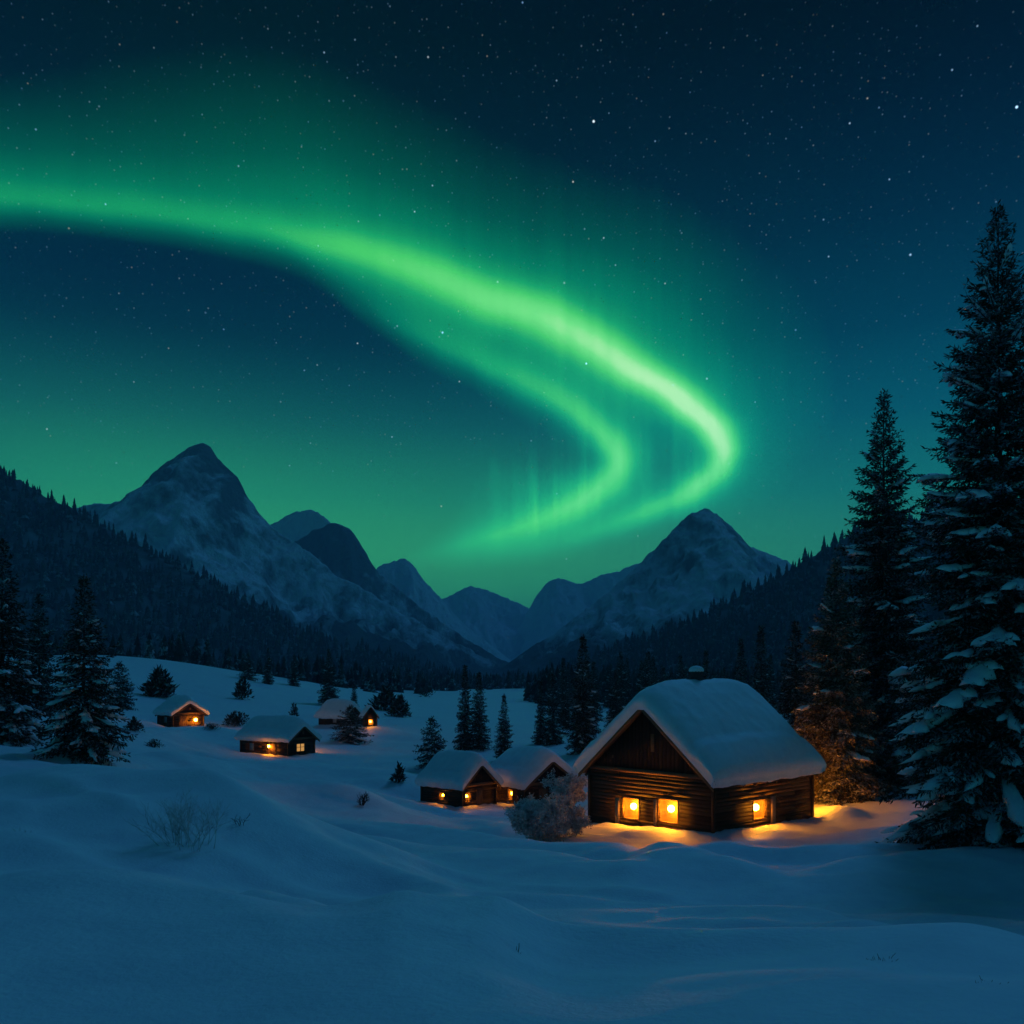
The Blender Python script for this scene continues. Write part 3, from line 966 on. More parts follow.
def roof_snow(W, L, wall_h, rise, T, ov_e, ov_f, ov_b, seed, sag=.0):
    """thick rounded blanket on a gable roof; local x across, y along the ridge"""
    nu, nv = 84, 72
    a = np.linspace(-PI / 2, PI / 2, nv); v = np.sign(np.sin(a)) * np.abs(np.sin(a)) ** .8
    b = np.linspace(-PI / 2, PI / 2, nu); u = np.sin(b)
    Vv, Uu = np.meshgrid(v, u)
    hw = W / 2 + ov_e; y0, y1 = -ov_f, L + ov_b
    slope = rise / (W / 2)
    x = Vv * hw; y = (y0 + y1) / 2 + Uu * (y1 - y0) / 2
    wob = .10 * pnoise(y / 1.3 + seed, Vv * 1.3 + seed) + .05 * pnoise(y / .45 + seed, Vv * 3)
    roofz = wall_h + rise - np.sqrt(x * x + .02) * slope
    ev = (1 - np.abs(Vv) ** 3.3) ** .5; eu = (1 - np.abs(Uu) ** 5.0) ** .5
    th = T * ev * eu
    lump = 1 + .20 * pnoise(x / 3.2 + seed, y / 3.0 + seed) + .07 * pnoise(x / .6 + seed, y / .6)
    soft = wall_h + rise - np.sqrt(x * x + (T * .75) ** 2) * slope + T * .75 * slope * .35      # rounded ridge
    top = np.maximum(roofz + .02, soft * .0 + roofz * .35 + soft * .65) + th * lump
    top = np.where(th < .02, roofz + .02, top)
    bulge = 1 + .035 * ev * 0
    drop = -.16 * np.clip(wob * 6, -.5, 1) * (np.abs(Vv) ** 8)
    xt = x * bulge
    # the blanket swells outward above its rim
    sw = .22 * T * np.sin(np.clip(ev, 0, 1) * PI) * np.sign(Vv) * (np.abs(Vv) > .75)
    swu = .24 * T * np.sin(np.clip(eu, 0, 1) * PI) * np.sign(Uu) * (np.abs(Uu) > .8)
    top_V = np.stack([xt + sw, y + swu, top + drop], -1).reshape(-1, 3)
    bot_V = np.stack([x, y, roofz + drop - .02 - .05 * (np.abs(Vv) ** 10)], -1).reshape(-1, 3)
    n = nu * nv
    i = np.arange(nu - 1)[:, None] * nv; j = np.arange(nv - 1)[None]
    F = np.stack([i + j, i + j + 1, i + nv + j + 1, i + nv + j], -1).reshape(-1, 4)
    rim = np.concatenate([np.arange(nv - 1), np.arange(nv - 1, n - 1, nv), np.arange(n - 1, n - nv, -1), np.arange(n - nv, 0, -nv)])
    r2 = np.roll(rim, -1)
    S = np.stack([rim, rim + n, r2 + n, r2], -1)
    return np.concatenate([top_V, bot_V]), [F, F[:, ::-1] + n, S]


def cabin(key, name, label, cat, wall_h, rise, T, front, left, right, ov=(.45, .5, .35), ph=.2, group=None, door=None, beams=True, vent=True, seed=1, shutters=(), snow_seed=None, back_lit=None):
    (ox, oy, oz), rz, W, L = SITES[key]
    root = empty(name, (ox, oy, oz), rz)
    tag(root, label, cat, group)
    dig = -.55
    P_front = lambda u, d, z: (u - W / 2, -d, z)
    P_right = lambda u, d, z: (W / 2 + d, u, z)
    P_left = lambda u, d, z: (-W / 2 - d, L - u, z)
    P_back = lambda u, d, z: (W / 2 - u, L + d, z)
    th = .12
    for P, ln, op, sd in ((P_front, W, front, 1), (P_right, L, right, 2), (P_left, L, left, 3), (P_back, W, back_lit or [], 4)):
        mb = MB()
        holes = [(o[0], o[1], o[2], o[3]) for o in op if o[4] in ('lit', 'dim', 'blind')]
        inset = th + .001 if P in (P_right, P_left) else 0
        Q = (lambda u, d, z, P=P: P(u + inset, d, z))
        wall_planks(mb, ln - 2 * inset, dig, wall_h, [(h[0] - inset, h[1] - inset, h[2], h[3]) for h in holes], Q, ph, th, seed * 7 + sd)
        mb.build('wall', M_wood, root)
        for o in op:
            if o[4] in ('lit', 'dim', 'blind'):
                window(root, P, o[0], o[1], o[2], o[3], o[4], lamp_r=o[5] if len(o) > 5 else .12, bars=(len(o) > 6 and o[6]), lampmat=M_lamp if key in ('main',) else M_lampfar, niche=min(.5, W * .2), fw=.06 if W > 3.5 else .045)
            elif o[4] == 'shutter':
                s = MB()
                V = [P(u, d, z) for u in (o[0], o[1]) for d in (.024, .06) for z in (o[2], o[3])]
                s.add(V, [(0, 1, 3, 2), (4, 6, 7, 5), (0, 4, 5, 1), (2, 3, 7, 6), (0, 2, 6, 4), (1, 5, 7, 3)])
                s.build('shutter', M_pale, root)
            elif o[4] == 'door':
                s = MB(); k = 5
                for i in range(k):
                    a = o[0] + (o[1] - o[0]) * i / k; b = o[0] + (o[1] - o[0]) * (i + 1) / k - .01
                    V = [P(u, d, z) for u in (a, b) for d in (.024, .055 + .006 * (i % 2)) for z in (o[2], o[3])]
                    s.add(V, [(0, 1, 3, 2), (4, 6, 7, 5), (0, 4, 5, 1), (2, 3, 7, 6), (0, 2, 6, 4), (1, 5, 7, 3)])
                dd = s.build('door', M_trim, root)
                hd = MB(); hd.tube([P(o[1] - .1, .065, (o[2] + o[3]) / 2), P(o[1] - .1, .11, (o[2] + o[3]) / 2), P(o[1] - .22, .11, (o[2] + o[3]) / 2)], [.014] * 3, 5)
                hd.build('handle', M_iron, dd)
            elif o[4] == 'lantern':
                lantern(root, P, o[0], o[2], o[3], M_lamp if key == 'main' else M_lampfar, o[5] if len(o) > 5 else .16)
    # corner posts
    for sx, y in ((-1, 0), (1, 0), (-1, L), (1, L)):
        c = MB(); e = .10 if W > 3.5 else .07
        c.box(sx * W / 2 - e if sx < 0 else sx * W / 2 - .03, sx * W / 2 + .03 if sx < 0 else sx * W / 2 + e, y - e if y == 0 else y - .03, y + .03 if y == 0 else y + e, dig, wall_h - .003)
        c.build('corner_post', M_wood, root)
    # gables of upright boards
    tp = lambda u: wall_h + .02 + rise * (1 - abs(u - W / 2) / (W / 2)) - .06
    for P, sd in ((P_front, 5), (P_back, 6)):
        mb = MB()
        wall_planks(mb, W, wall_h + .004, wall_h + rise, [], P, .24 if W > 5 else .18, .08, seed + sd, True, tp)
        go = mb.build('gable', M_gable_shaded, root)
        if vent and P is P_front:
            for (u, z, hh, ww) in ((W * .53, wall_h + rise * .30, rise * .27, .20), (W * .20, wall_h + rise * .16, .16, .09)):
                s = MB()
                V = [P(a, d, b) for a in (u, u + ww) for d in (.024, .062) for b in (z, z + hh)]
                s.add(V, [(0, 1, 3, 2), (4, 6, 7, 5), (0, 4, 5, 1), (2, 3, 7, 6), (0, 2, 6, 4), (1, 5, 7, 3)])
                s.build('vent_board', M_trim, go)
    if beams:
        for z, h_, d_ in ((wall_h - .12, .20, .10), (wall_h - .42, .10, .055)):
            c = MB(); c.box(-W / 2 - .16, W / 2 + .16, -d_, -.0245, z, z + h_); c.build('tie_beam', M_trim if h_ > .15 else M_wood, root)
    # roof boards
    ove, ovf, ovb = ov
    slope = rise / (W / 2)
    rb = MB(); t_ = .07
    for s in (-1, 1):
        xe = s * (W / 2 + ove - .06); ze = wall_h - (ove - .06) * slope
        V = []
        for y in (-ovf + .08, L + ovb - .08):
            V += [(0, y, wall_h + rise - .02), (0, y, wall_h + rise - .02 - t_), (xe, y, ze - .02), (xe, y, ze - .02 - t_)]
        rb.add(V, [(0, 2, 6, 4), (1, 5, 7, 3), (0, 1, 3, 2), (4, 6, 7, 5), (2, 3, 7, 6)])
    ro = rb.build('roof', M_wood, root)
    V, F = roof_snow(W, L, wall_h, rise, T, ove, ovf, ovb, seed * 3.7)
    link('snow_blanket', make_mesh('snow_blanket', V, F, M_roofsnow, True), ro)
    # barge boards under the snow on the front
    for s in (-1, 1):
        bb = MB()
        xe = s * (W / 2 + ove - .02); ze = wall_h - (ove - .02) * slope
        V = [(0, y, wall_h + rise + z) for y in (-ovf + .02, -ovf + .075) for z in (-.05, -.25)] + [(xe, y, ze + z) for y in (-ovf + .02, -ovf + .075) for z in (-.05, -.25)]
        bb.add(V, [(0, 1, 3, 2), (4, 6, 7, 5), (0, 4, 5, 1), (2, 3, 7, 6), (0, 2, 6, 4), (1, 5, 7, 3)])
        bb.build('barge_board', M_trim, root)
    if W > 3.5:                                       # rafter tails under the eaves
        for s in (-1, 1):
            n = int(L / .9)
            for k in range(n + 1):
                y = .05 + (L - .1) * k / n
                M = Matrix.Translation((s * (W / 2 + ove * .5), y, wall_h - ove * .5 * slope - .16)) @ Matrix.Rotation(s * math.atan(slope), 4, 'Y')
                c = MB(); c.boxm(M, ove * 1.25, .10, .12); c.build('rafter_tail', M_wood, root)
    return root


mc = cabin('main', 'log_cabin', 'big log cabin with three lit windows, dark chimney and thick snow roof', 'cabin', 2.6, 3.25, 1.4,
           [(2.20, 3.24, .20, 1.20, 'lit', .16), (4.46, 5.62, .28, 1.36, 'lit', .17), (1.74, 2.02, -.5, 1.14, 'shutter'), (4.20, 4.38, -.2, 1.30, 'shutter')],
           [(3.0, 3.9, .5, 1.4, 'lit', .14)],
           [(3.25, 4.35, .36, 1.26, 'lit', .16), (4.72, 5.12, -.1, 1.34, 'shutter')], ov=(.40, .55, .4), seed=2,
           back_lit=[(2.2, 3.2, .5, 1.4, 'lit', .14), (.5, 0, 1.6, .165, 'lantern', .4), (4.8, 5.8, .5, 1.4, 'lit', .14)])
# chimney, standing on the roof of the big cabin
ch = MB()
ch.tube([(-.15, 4.1, z) for z in (5.2, 7.0, 7.40, 7.42, 7.58)], [.36, .34, .33, .39, .37], 14)
co_ = ch.build('chimney', M_stone, mc)
cc = MB(); cc.sphere((-.15, 4.1, 7.56), .40, 16, 8, .62); cc.build('snow_cap', M_roofsnow, co_, True)

cabin('shed', 'log_cabin', 'small square cabin with two lit windows left of the round-eaved hut', 'cabin', 1.5, 1.35, .85,
      [(.30, .78, .42, 1.02, 'lit', .085), (1.25, 1.85, -.1, 1.22, 'door')], [(1.75, 2.2, .42, .92, 'lit', .07)], [(1.4, 1.9, .5, 1.0, 'lit', .1)], ov=(.26, .32, .22), ph=.15, seed=4, vent=False)
cabin('shed2', 'log_cabin', 'dark-gabled cabin behind the round frosted shrub, with a lit side window', 'cabin', 1.55, 1.55, .9,
      [(1.3, 2.1, -.1, 1.2, 'door')], [(2.55, 3.0, .42, 1.12, 'lit', .10)], [(1.5, 2.0, .5, 1.0, 'lit', .1)], ov=(.30, .40, .25), ph=.16, seed=5, vent=False)
cabin('long', 'log_cabin', 'long low cabin on the left slope, round lamp glowing on its long wall', 'cabin', 1.7, 1.25, 1.0,
      [(1.1, 2.1, .45, 1.15, 'blind', .1, True)], [(1.2, 1.9, .42, 1.12, 'dim'), (3.9, 5.0, -.1, 1.3, 'door'), (4.3, 0, .95, .125, 'lantern')],
      [(1.6, 2.5, .5, 1.2, 'lit', .22), (4, 4.7, .5, 1.2, 'lit', .18)], ov=(.35, .45, .3), ph=.18, seed=6)
cabin('upper', 'log_cabin', 'small cabin farthest left with a lamp glowing on its front wall', 'cabin', 1.85, 1.2, 1.0,
      [(.7, 1.7, -.1, 1.5, 'door'), (2.6, 0, 1.0, .19, 'lantern')], [(1.6, 2.4, .7, 1.4, 'dim')], [(2.2, 3.0, .6, 1.3, 'lit', .2)], ov=(.40, .5, .3), ph=.2, seed=7)
cabin('buried', 'log_cabin', 'half-buried cabin behind the drooping spruce, mostly hidden under roof snow', 'cabin', 1.3, 1.3, 1.0,
      [(1.6, 2.6, -.1, 1.25, 'door')], [(2.4, 3.1, .4, 1.1, 'dim')], [(2.2, 3.0, .5, 1.1, 'lit', .18)], ov=(.40, .45, .3), ph=.18, seed=8)
cabin('tiny', 'log_hut', 'tiny steep-gabled hut with a light at its foot beside the drooping spruce', 'hut', 1.55, 1.15, .22,
      [(.55, 1.15, .25, .95, 'lit', .13)], [], [(.5, 1.1, .2, .7, 'lit', .14)], ov=(.28, .3, .2), ph=.16, seed=9, beams=False, vent=False)


# ------------------------------------------------------------------ trees
def tuft_quads(P, D, L, Wd, r_):
    """narrow needle sprays: kite-shaped faces starting at P along D"""
    n = len(P)
    D = D / np.linalg.norm(D, axis=1)[:, None]
    A = np.cross(D, r_.normal(size=(n, 3))); A /= np.maximum(np.linalg.norm(A, axis=1), 1e-6)[:, None]
    L = L[:, None]; Wd = Wd[:, None]
    V = np.stack([P, P + D * L * .45 + A * Wd, P + D * L, P + D * L * .5 - A * Wd], 1).reshape(-1, 3)
    return V, (np.arange(n)[:, None] * 4 + np.arange(4)[None])


def blob(path, wid, hgt, side, r_, seg=8):
    """a lump of snow lying along a bough"""
    n = len(path); V = []
    for i in range(n):
        t = i / (n - 1)
        e = math.sqrt(max(0, 1 - (2 * t - 1) ** 2)) * (.75 + .5 * r_.random())
        for k in range(seg):
            a = 2 * PI * k / seg
            w = wid * e * math.cos(a) * (.86 + .28 * r_.random())
            h = hgt * e * (math.sin(a) * (.9 if math.sin(a) > 0 else .35)) - abs(math.cos(a)) ** 2 * wid * .5 * e
            V.append(path[i] + side * w + np.array([0, 0, h + .03]))
    F = [(i * seg + k, i * seg + (k + 1) % seg, (i + 1) * seg + (k + 1) % seg, (i + 1) * seg + k) for i in range(n - 1) for k in range(seg)]
    return np.array(V), F


def spruce_parts(seed, H, Rb, whorl=.55, per=6, twig=.24, tl=.34, tw=.035, snow=.5, lowest=.05, droop=.28, taper=.9, ragged=.25, lean=0.0):
    r_ = np.random.default_rng(seed)
    PV, DV, LV, WV = [], [], [], []
    SV, SF = [], []; sn = 0
    br = MB()
    z = H * lowest
    while z < H * .985:
        f = z / H
        k = max(3, int(per * (1 - f) + 3)) if f < .9 else 4
        a0 = r_.uniform(0, 2 * PI)
        for i in range(k):
            az = a0 + 2 * PI * i / k + r_.normal() * .25
            L = Rb * (1 - f) ** taper * min(1, (1 - f) / .24) ** .55 * (1 - ragged + 2 * ragged * r_.random()) + .10
            if f < .12: L *= .75 + .25 * (f / .12)
            zz = z + r_.normal() * whorl * .3
            pitch = np.interp(f, [0, .35, .75, 1], [-.34, -.22, .18, 1.1]) + r_.normal() * .10
            d = np.array([math.cos(az), math.sin(az), 0.0])
            tv = np.linspace(0, 1, 9)
            path = np.stack([d[0] * L * tv, d[1] * L * tv, zz + L * (math.tan(pitch) * tv - droop * tv ** 2 * (1 - f) + .22 * tv ** 3)], -1)
            if L > .8:
                br.tube([tuple(p) for p in path[::2]], [.012 + .012 * L * (1 - t) for t in tv[::2]], 4, False)
            side = np.array([-d[1], d[0], 0.0])
            n = max(3, int(L / twig))
            for t in (np.arange(n) + r_.random(n)) / n * .93 + .07:
                ip = t * 8; a = min(int(ip), 7)
                p = path[a] * (1 - (ip - a)) + path[a + 1] * (ip - a)
                tang = path[a + 1] - path[a]; tang = tang / np.linalg.norm(tang)
                for s in (-1, 1):
                    tlg = (.42 * L * (1 - t) ** .8 + .10) * r_.uniform(.6, 1.1)
                    tlg = min(tlg, 1.1)
                    dd = tang * .75 + side * s * .75 + np.array([0, 0, -.22 + .25 * r_.normal()])
                    dd /= np.linalg.norm(dd)
                    m = max(1, int(tlg / (tl * .42)))
                    q = (np.arange(m) + r_.random(m) * .6) / m
                    pos = p + dd * (q * tlg)[:, None] + np.array([0, 0, -.18])[None] * (q ** 2 * tlg)[:, None]
                    PV.append(pos); DV.append(dd + r_.normal(size=(m, 3)) * .38 + np.array([0, 0, -.12]))
                    LV.append(tl * r_.uniform(.7, 1.25, m)); WV.append(tw * r_.uniform(.8, 1.5, m))
                # needles around the bough itself
                m = 2
                PV.append(np.repeat(p[None], m, 0)); DV.append(tang + r_.normal(size=(m, 3)) * .5)
                LV.append(tl * r_.uniform(.7, 1.1, m)); WV.append(tw * r_.uniform(.8, 1.4, m))
            if snow and L > .7 and r_.random() < snow * (1.15 - .5 * f):
                t0 = r_.uniform(.22, .55); t1 = r_.uniform(.8, 1.04)
                ts = np.linspace(t0, t1, 8)
                pp = np.stack([np.interp(ts, tv, path[:, c]) for c in range(3)], -1) + np.array([0, 0, .05])
                wd = min(.085 * L + .05, .40) * r_.uniform(.6, 1.4); hg = min(.05 * L + .04, .22) * r_.uniform(.6, 1.3)
                V, F = blob(pp, wd, hg, side, r_)
                SV.append(V); SF.append(np.array(F) + sn); sn += len(V)
                ts = np.linspace(.12, .98, 9)
                pp = np.stack([np.interp(ts, tv, path[:, c]) for c in range(3)], -1) + np.array([0, 0, .03])
                V, F = blob(pp, wd * .55, hg * .6, side, r_)
                SV.append(V); SF.append(np.array(F) + sn); sn += len(V)
                for s in (-1, 1):
                    if r_.random() < .8 and L > 1.2:
                        tt = r_.uniform(.4, .8); p = np.array([np.interp(tt, tv, path[:, c]) for c in range(3)])
                        tang = d * .75 + side * s * .75
                        ql = .30 * L * r_.uniform(.6, 1)
                        pp = p + tang[None] * (np.linspace(.1, 1, 6) * ql)[:, None] + np.array([0, 0, .04]) - np.array([0, 0, .25])[None] * (np.linspace(.1, 1, 6) ** 2 * ql)[:, None]
                        V, F = blob(pp, wd * .6, hg * .75, np.cross(tang, [0, 0, 1.]), r_)
                        SV.append(V); SF.append(np.array(F) + sn); sn += len(V)
        z += whorl * (.55 + .45 * (1 - f)) * r_.uniform(.8, 1.2)
    # short inner sprays that hide the stem
    m = int(H * 26)
    zz = H * (lowest + (1 - lowest) * r_.random(m) ** 1.1 * .97); aa = r_.uniform(0, 2 * PI, m)
    rr_ = (.10 + .30 * Rb * (1 - zz / H) ** taper) * r_.random(m)
    PV.append(np.stack([rr_ * np.cos(aa), rr_ * np.sin(aa), zz], -1)); DV.append(np.stack([np.cos(aa), np.sin(aa), r_.normal(size=m) * .5 - .1], -1))
    LV.append(tl * r_.uniform(.8, 1.5, m)); WV.append(tw * r_.uniform(.9, 1.8, m))
    # leader
    m = 14
    PV.append(np.stack([np.zeros(m), np.zeros(m), H * np.linspace(.955, 1.0, m)], -1)); DV.append(r_.normal(size=(m, 3)) * .35 + np.array([0, 0, .9]))
    LV.append(np.full(m, tl * .9)); WV.append(np.full(m, tw))
    V, F = tuft_quads(np.concatenate(PV), np.concatenate(DV), np.concatenate(LV), np.concatenate(WV), r_)
    tr = MB()
    zs = np.linspace(-.5, H * .985, 10)
    tr.tube([(.02 * math.sin(i), .02 * math.cos(i * 1.7), zz) for i, zz in enumerate(zs)], [max(.012, .016 * H * (1 - max(zz, 0) / H) ** 1.1) for zz in zs], 9)
    return (V, F), (np.concatenate(SV), np.concatenate(SF)) if SV else None, tr, br


TREE_KINDS = {}


def spruce_kind(key, needle, **kw):
    (V, F), S, tr, br = spruce_parts(**kw)
    nF = len(F)
    if S: V = np.concatenate([V, S[0]]); fs = [np.concatenate([F, S[1] + len(V) - len(S[0])])]
    else: fs = [F]
    crown = make_mesh('crown', V, fs, needle)
    crown.materials.append(M_roofsnow)
    mi = np.zeros(len(fs[0]), dtype=np.int32); mi[nF:] = 1
    if len(crown.polygons) == len(mi):
        crown.polygons.foreach_set('material_index', mi); crown.polygons.foreach_set('use_smooth', mi.astype(bool))
    else: print('CROWN FACE COUNT DIFFERS', key)
    snow = None
    trunk = tr.mesh('trunk', M_bark)
    boughs = br.mesh('boughs', M_bark) if br.v else None
    TREE_KINDS[key] = (kw['H'], crown, snow, trunk, boughs)


def place_tree(key, px, base_py, top_py, label, group='spruces in the snow field', Y=None, rz=None, wide=1.0, name='spruce_tree', cat='tree'):
    H, crown, snow, trunk, boughs = TREE_KINDS[key]
    if Y is None: x, y, z = hit(px, base_py)
    else:
        x, y = (px - CX) / FOC * Y, Y; z = gz(x, y)
    h = z + 0 * H
    top = CAMZ + (HY - top_py) / FOC * y
    s = (top - z) / H
    root = empty(name, (x, y, z - .05), rng.uniform(0, 2 * PI) if rz is None else rz)
    root.scale = (s * wide, s * wide, s)
    tag(root, label, cat, group)
    link('trunk', trunk, root); c = link('crown', crown, root)
    if boughs: link('bough', boughs, root)
    if snow: link('snow_load', snow, c)
    return root


spruce_kind('giant', M_needle, seed=101, H=25, Rb=4.1, whorl=.40, per=8, twig=.10, tl=.24, tw=.030, snow=.46, lowest=.015, droop=.42, taper=.64, ragged=.30)
spruce_kind('tall', M_needle, seed=102, H=20, Rb=3.3, whorl=.38, per=7, twig=.10, tl=.24, tw=.032, snow=.26, lowest=.03, droop=.36, taper=.70, ragged=.28)
spruce_kind('frosted', M_needle_frost, seed=103, H=12, Rb=2.5, whorl=.28, per=8, twig=.09, tl=.20, tw=.034, snow=.10, lowest=.02, droop=.36, taper=.70, ragged=.22)
spruce_kind('mid_a', M_needle, seed=104, H=12, Rb=2.1, whorl=.40, per=6, twig=.18, tl=.36, tw=.045, snow=.12, lowest=.04, taper=.9, ragged=.28)
spruce_kind('mid_b', M_needle, seed=105, H=12, Rb=2.6, whorl=.42, per=6, twig=.18, tl=.36, tw=.046, snow=.15, lowest=.03, taper=.8, ragged=.25)
spruce_kind('slim', M_needle, seed=106, H=12, Rb=1.5, whorl=.36, per=6, twig=.16, tl=.34, tw=.045, snow=.08, lowest=.04, taper=.85, ragged=.32)
spruce_kind('bushy', M_needle, seed=107, H=6, Rb=2.3, whorl=.38, per=6, twig=.22, tl=.36, tw=.045, snow=.2, lowest=.03, taper=.6, ragged=.25)
spruce_kind('snowy', M_needle, seed=108, H=10, Rb=2.6, whorl=.36, per=7, twig=.15, tl=.28, tw=.034, snow=.35, lowest=.02, droop=.42, taper=.85, ragged=.22)

TR = 'tall spruces to the right of the cabin'
place_tree('giant', 998, 842, 203, 'tallest spruce at the right edge, heavy with lumps of snow', TR, rz=.7, wide=1.0)
place_tree('tall', 884, 818, 390, 'second tallest spruce, standing just left of the tallest one', TR, rz=2.0, Y=57)
place_tree('frosted', 836, 808, 560, 'frosted spruce lit orange, right beside the big cabin', TR, rz=1.0, Y=51.5)
place_tree('mid_b', 796, 772, 624, 'faint spruce rising just right of the big snow roof', TR, Y=66)
MG = 'spruces standing behind the cabins'
place_tree('slim', 761, 740, 627, 'slim dark spruce behind the right end of the big snow roof', MG, Y=92)
place_tree('slim', 741, 740, 640, 'shorter slim spruce right of the chimney', MG, Y=98)
place_tree('mid_a', 583, 757, 635, 'tallest spruce behind the huts, left of the big cabin', MG, Y=82)
place_tree('mid_a', 553, 752, 673, 'narrow spruce just left of the tallest one behind the huts', MG, Y=95)
place_tree('slim', 541, 752, 681, 'leftmost spruce of the trio behind the dark-gabled cabin', MG, Y=98)
place_tree('mid_b', 616, 745, 671, 'dim spruce between the huts and the big snow roof', MG, Y=104)
place_tree('slim', 465, 750, 666, 'taller spruce of the close pair behind the small square cabin', MG)
place_tree('slim', 479, 749, 673, 'shorter spruce of the close pair behind the small square cabin', MG, wide=1.2)
place_tree('mid_a', 504, 762, 694, 'spruce rising over the gap between the two small cabins', MG)
place_tree('bushy', 432, 768, 719, 'round bushy spruce left behind the small square cabin', MG)
WG = 'dim spruces in the dark wood behind the big cabin'
for k_ in range(34):
    y_ = 112 + 4.2 * k_ + random.uniform(-4, 4); px_ = random.uniform(548, 800)
    place_tree(('mid_a', 'mid_b', 'slim')[k_ % 3], px_, 0, HY - random.uniform(4.5, 8.5) / y_ * FOC + 7 / y_ * FOC - 20, 'dim spruce in the dark wood rising behind the big cabin', WG, Y=y_)
LG = 'spruces along the brow of the left slope'
place_tree('mid_b', 329, 706, 650, 'largest spruce on the brow, above the half-buried cabin', LG)
place_tree('mid_a', 354, 711, 681, 'small spruce just right of the largest on the brow', LG)
place_tree('mid_a', 268, 684, 648, 'left spruce of the small pair on the brow', LG)
place_tree('mid_b', 294, 686, 655, 'right spruce of the small pair on the brow', LG)
place_tree('bushy', 248, 680, 654, 'faint low spruce left of the small pair on the brow', LG)
place_tree('bushy', 350, 743, 707, 'drooping dark spruce in front of the half-buried cabin', 'spruces among the left cabins', wide=1.55)
FG = 'snowy spruces at the left edge'
place_tree('snowy', 2, 738, 541, 'tallest snowy spruce, cut by the left edge', FG)
place_tree('mid_b', 39, 716, 596, 'narrow spruce between the two snowy ones at the left edge', FG, Y=85)
place_tree('snowy', 84, 756, 577, 'broad snowy spruce standing free near the left edge', FG, wide=1.0)
place_tree('bushy', 120, 708, 664, 'small bushy spruce behind the broad one near the left edge', FG)
place_tree('bushy', 4, 742, 690, 'low snow-covered spruce at the foot of the left edge tree', FG, wide=1.3)


# ------------------------------------------------------------------ bushes and grasses
def bush_mesh(seed, Wd, H, n, tl, tw):
    r_ = np.random.default_rng(seed)
    th = r_.uniform(0, 2 * PI, n); q = np.sqrt(r_.random(n)); zz = r_.random(n) ** .8
    lob = .75 + .35 * np.sin(3 * th + seed) * r_.random(n)
    rad = Wd * q * lob * np.sqrt(np.maximum(1 - zz ** 2, .02))
    P = np.stack([rad * np.cos(th), rad * np.sin(th), zz * H * (.8 + .3 * np.sin(2 * th + seed))], -1)
    D = P / np.array([Wd, Wd, H]) + r_.normal(size=(n, 3)) * .6 + np.array([0, 0, .3])
    return tuft_quads(P, D, tl * r_.uniform(.6, 1.3, n), tw * r_.uniform(.7, 1.4, n), r_)


def place_bush(px, py, wpx, hpx, label, n=900, mat=None, group='dark snowy bushes on the left slope', seed=1, Y=None):
    if Y is None: x, y, z = hit(px, py)
    else: x, y = (px - CX) / FOC * Y, Y; z = gz(x, y)
    W = wpx / FOC * y / 2; H = hpx / FOC * y
    root = empty('bush', (x, y, z - .05)); tag(root, label, 'bush', group)
    V, F = bush_mesh(seed, W, H, n, H * .30, H * .045)
    link('crown', make_mesh('crown', V, [F], mat or M_needle), root)
    st_ = MB()
    r_ = random.Random(seed)
    for k in range(7):
        a = r_.uniform(0, 2 * PI); d = W * r_.uniform(.3, .8)
        st_.tube([(0, 0, -.2), (d * .4 * math.cos(a), d * .4 * math.sin(a), H * .4), (d * math.cos(a), d * math.sin(a), H * r_.uniform(.7, 1))], [.05, .035, .012], 5)
    st_.build('stem', M_twig, root)
    return root


BG = 'dark bushes on the snow slope'
place_bush(159, 697, 36, 24, 'dark rounded bush up left behind the farthest-left cabin', 900, seed=3, group=BG)
place_bush(385, 711, 34, 20, 'left bush of the dark pair right of the brow spruces', 700, seed=4, group=BG)
place_bush(400, 717, 24, 18, 'right and lower bush of the dark pair on the far meadow', 600, seed=5, group=BG)
place_bush(242, 700, 18, 18, 'faint bush on the slope above the long low cabin', 350, seed=6, group=BG)
place_bush(236, 726, 34, 12, 'low brush in the hollow behind the long low cabin', 600, seed=7, group=BG)
place_bush(212, 731, 22, 6, 'dark strip of brush right of the farthest-left cabin', 350, seed=8, group=BG)
place_bush(154, 748, 26, 7, 'flat low shrub below the farthest-left cabin', 350, seed=9, group=BG)
place_bush(134, 731, 26, 12, 'low bush beside the foot of the broad snowy spruce', 400, seed=10, group=BG)
place_bush(399, 783, 16, 16, 'faint low bush left of the small square cabin', 260, seed=11, group=BG)
place_bush(294, 718, 9, 12, 'tiny dark shrub poking up behind the long cabin roof', 160, seed=12, group=BG)
place_bush(815, 800, 34, 20, 'low frosted bush at the right back corner of the big cabin', 900, M_needle_frost, BG, seed=13, Y=50)
place_bush(425, 697, 20, 9, 'thin bush at the far edge of the meadow', 200, seed=14, group=BG)


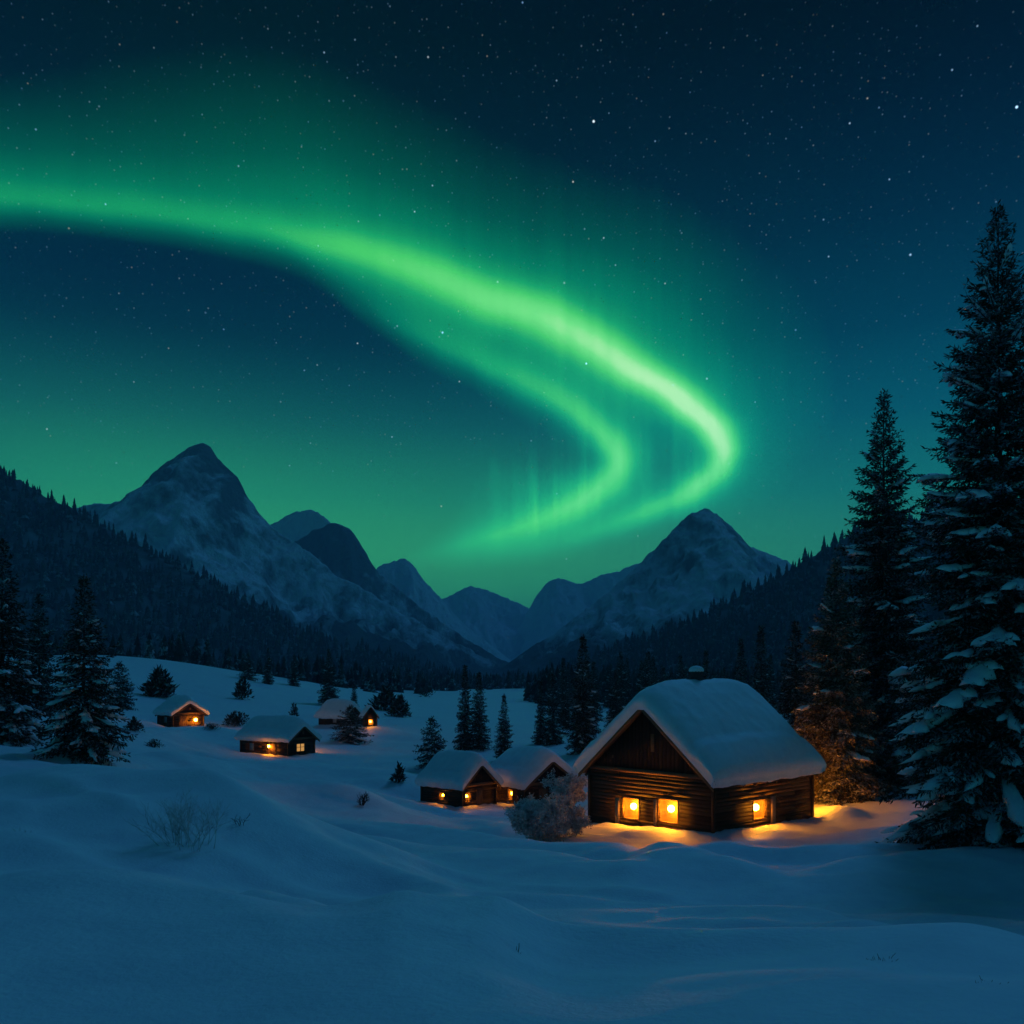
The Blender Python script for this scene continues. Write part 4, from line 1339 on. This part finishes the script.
def twig_shrub(px, py, wpx, hpx, label, seed, stems=26, mat=None, lean=.0, group='bare shrubs poking out of the snow', rad=.012, tufts=None, depth=3, spread=.45, name='shrub', cat='shrub'):
    x, y, z = hit(px, py)
    W = wpx / FOC * y / 2; H = hpx / FOC * y
    root = empty(name, (x, y, z - .03)); tag(root, label, cat, group)
    r_ = random.Random(seed)
    mb = MB(); ends = []

    def grow(p, d, L, r0, lev):
        pts = [p]; q = Vector(p); dd = Vector(d)
        n = 4
        for i in range(n):
            dd = (dd + Vector((r_.gauss(0, .16), r_.gauss(0, .16), r_.gauss(.02, .10)))).normalized()
            q = q + dd * L / n; pts.append(tuple(q))
            if lev < depth and i >= 1:
                for _ in range(2 if lev == 0 else 1):
                    s = Vector((r_.gauss(0, 1), r_.gauss(0, 1), r_.gauss(.2, .6))).normalized()
                    grow(tuple(q), (dd * .8 + s * .6).normalized(), L * r_.uniform(.35, .6), r0 * .55, lev + 1)
        mb.tube(pts, [r0 * (1 - .7 * i / n) for i in range(n + 1)], 3, False)
        ends.append((pts, r0))
    for k in range(stems):
        a = r_.uniform(0, 2 * PI); s = r_.uniform(0, spread) * W
        out = r_.uniform(.1, 1.0)
        d = Vector((math.cos(a) * out * W / H + lean, math.sin(a) * out * W / H, 1)).normalized()
        grow((s * math.cos(a), s * math.sin(a) * .6, -.05), d, H * r_.uniform(.45, .85), rad * r_.uniform(.7, 1.3), 0 if depth > 1 else 1)
    mb.build('branches', mat or M_twig, root)
    if tufts:
        P = []; D = []
        rr = np.random.default_rng(seed)
        for pts, r0 in ends:
            for p in pts[1:]:
                P.append(p)
        P = np.array(P); P = np.repeat(P, tufts, 0) + rr.normal(size=(len(P) * tufts, 3)) * .05 * H
        D = rr.normal(size=P.shape) + np.array([0, 0, .25])
        m_ = 700 if spread > .9 else 60; aa = rr.uniform(0, 2 * PI, m_); qq = np.sqrt(rr.random(m_)) * W * .95
        P = np.concatenate([P, np.stack([qq * np.cos(aa), qq * np.sin(aa), rr.random(m_) ** 1.5 * H * .45 * (1.1 - (qq / W) ** 2)], -1)])
        D = rr.normal(size=P.shape) + np.array([0, 0, .25])
        V, F = tuft_quads(P, D, rr.uniform(.05, .13, len(P)) * H * .9, rr.uniform(.012, .03, len(P)) * H, rr)
        link('frost', make_mesh('frost', V, [F], M_frosttwig), root)
    return root


twig_shrub(188, 846, 74, 46, 'bare twiggy frosted shrub on the snow at left, behind the near drift', 31, 34, M_frosttwig, rad=.009, spread=.7)
twig_shrub(242, 828, 16, 14, 'few thin twigs just right of the bare twiggy shrub', 32, 4, rad=.009, depth=2)
twig_shrub(549, 840, 50, 33, 'round frosted shrub left of the big cabin corner', 33, 44, M_frosttwig, rad=.02, tufts=4, spread=.95, group='frosted shrubs by the cabin')
twig_shrub(570, 812, 18, 30, 'upright frosted shrub beside the dark-gabled cabin', 34, 10, M_frosttwig, rad=.02, tufts=3, group='frosted shrubs by the cabin')
twig_shrub(24, 832, 26, 12, 'thin dry twigs on the near drift at the left edge', 35, 5, M_dry, rad=.006, depth=1, name='dry_grass_tuft', cat='grass tuft')
twig_shrub(516, 952, 20, 22, 'sparse dry stalks in the middle foreground snow', 36, 6, M_dry, rad=.004, depth=1, name='dry_grass_tuft', cat='grass tuft')
twig_shrub(886, 960, 48, 24, 'faint spread of dry grass in the right foreground', 37, 22, M_dry, rad=.004, depth=1, name='dry_grass_tuft', cat='grass tuft')
twig_shrub(986, 984, 50, 24, 'dry grass tuft nearest the lower right corner', 38, 22, M_dry, rad=.004, depth=1, name='dry_grass_tuft', cat='grass tuft')
twig_shrub(362, 806, 12, 13, 'small dark twig clump alone on the snow between the cabins', 39, 16, rad=.02, depth=2)

# the tiny light at the far edge of the meadow
x_, y_, z_ = hit(418, 690)
lp = empty('lamp_post', (x_, y_, z_ - .05)); tag(lp, 'tiny far lamp shining among dark trees at the meadow edge', 'lamp')
pm = MB(); pm.tube([(0, 0, -.2), (0, 0, 3.2), (0, 0, 3.5), (.5, 0, 3.7)], [.09, .07, .06, .05], 8); pm.build('post', M_iron, lp)
gm = MB(); gm.sphere((.5, 0, 3.45), .26, 10, 8); gm.build('globe', M_speck, lp, True)
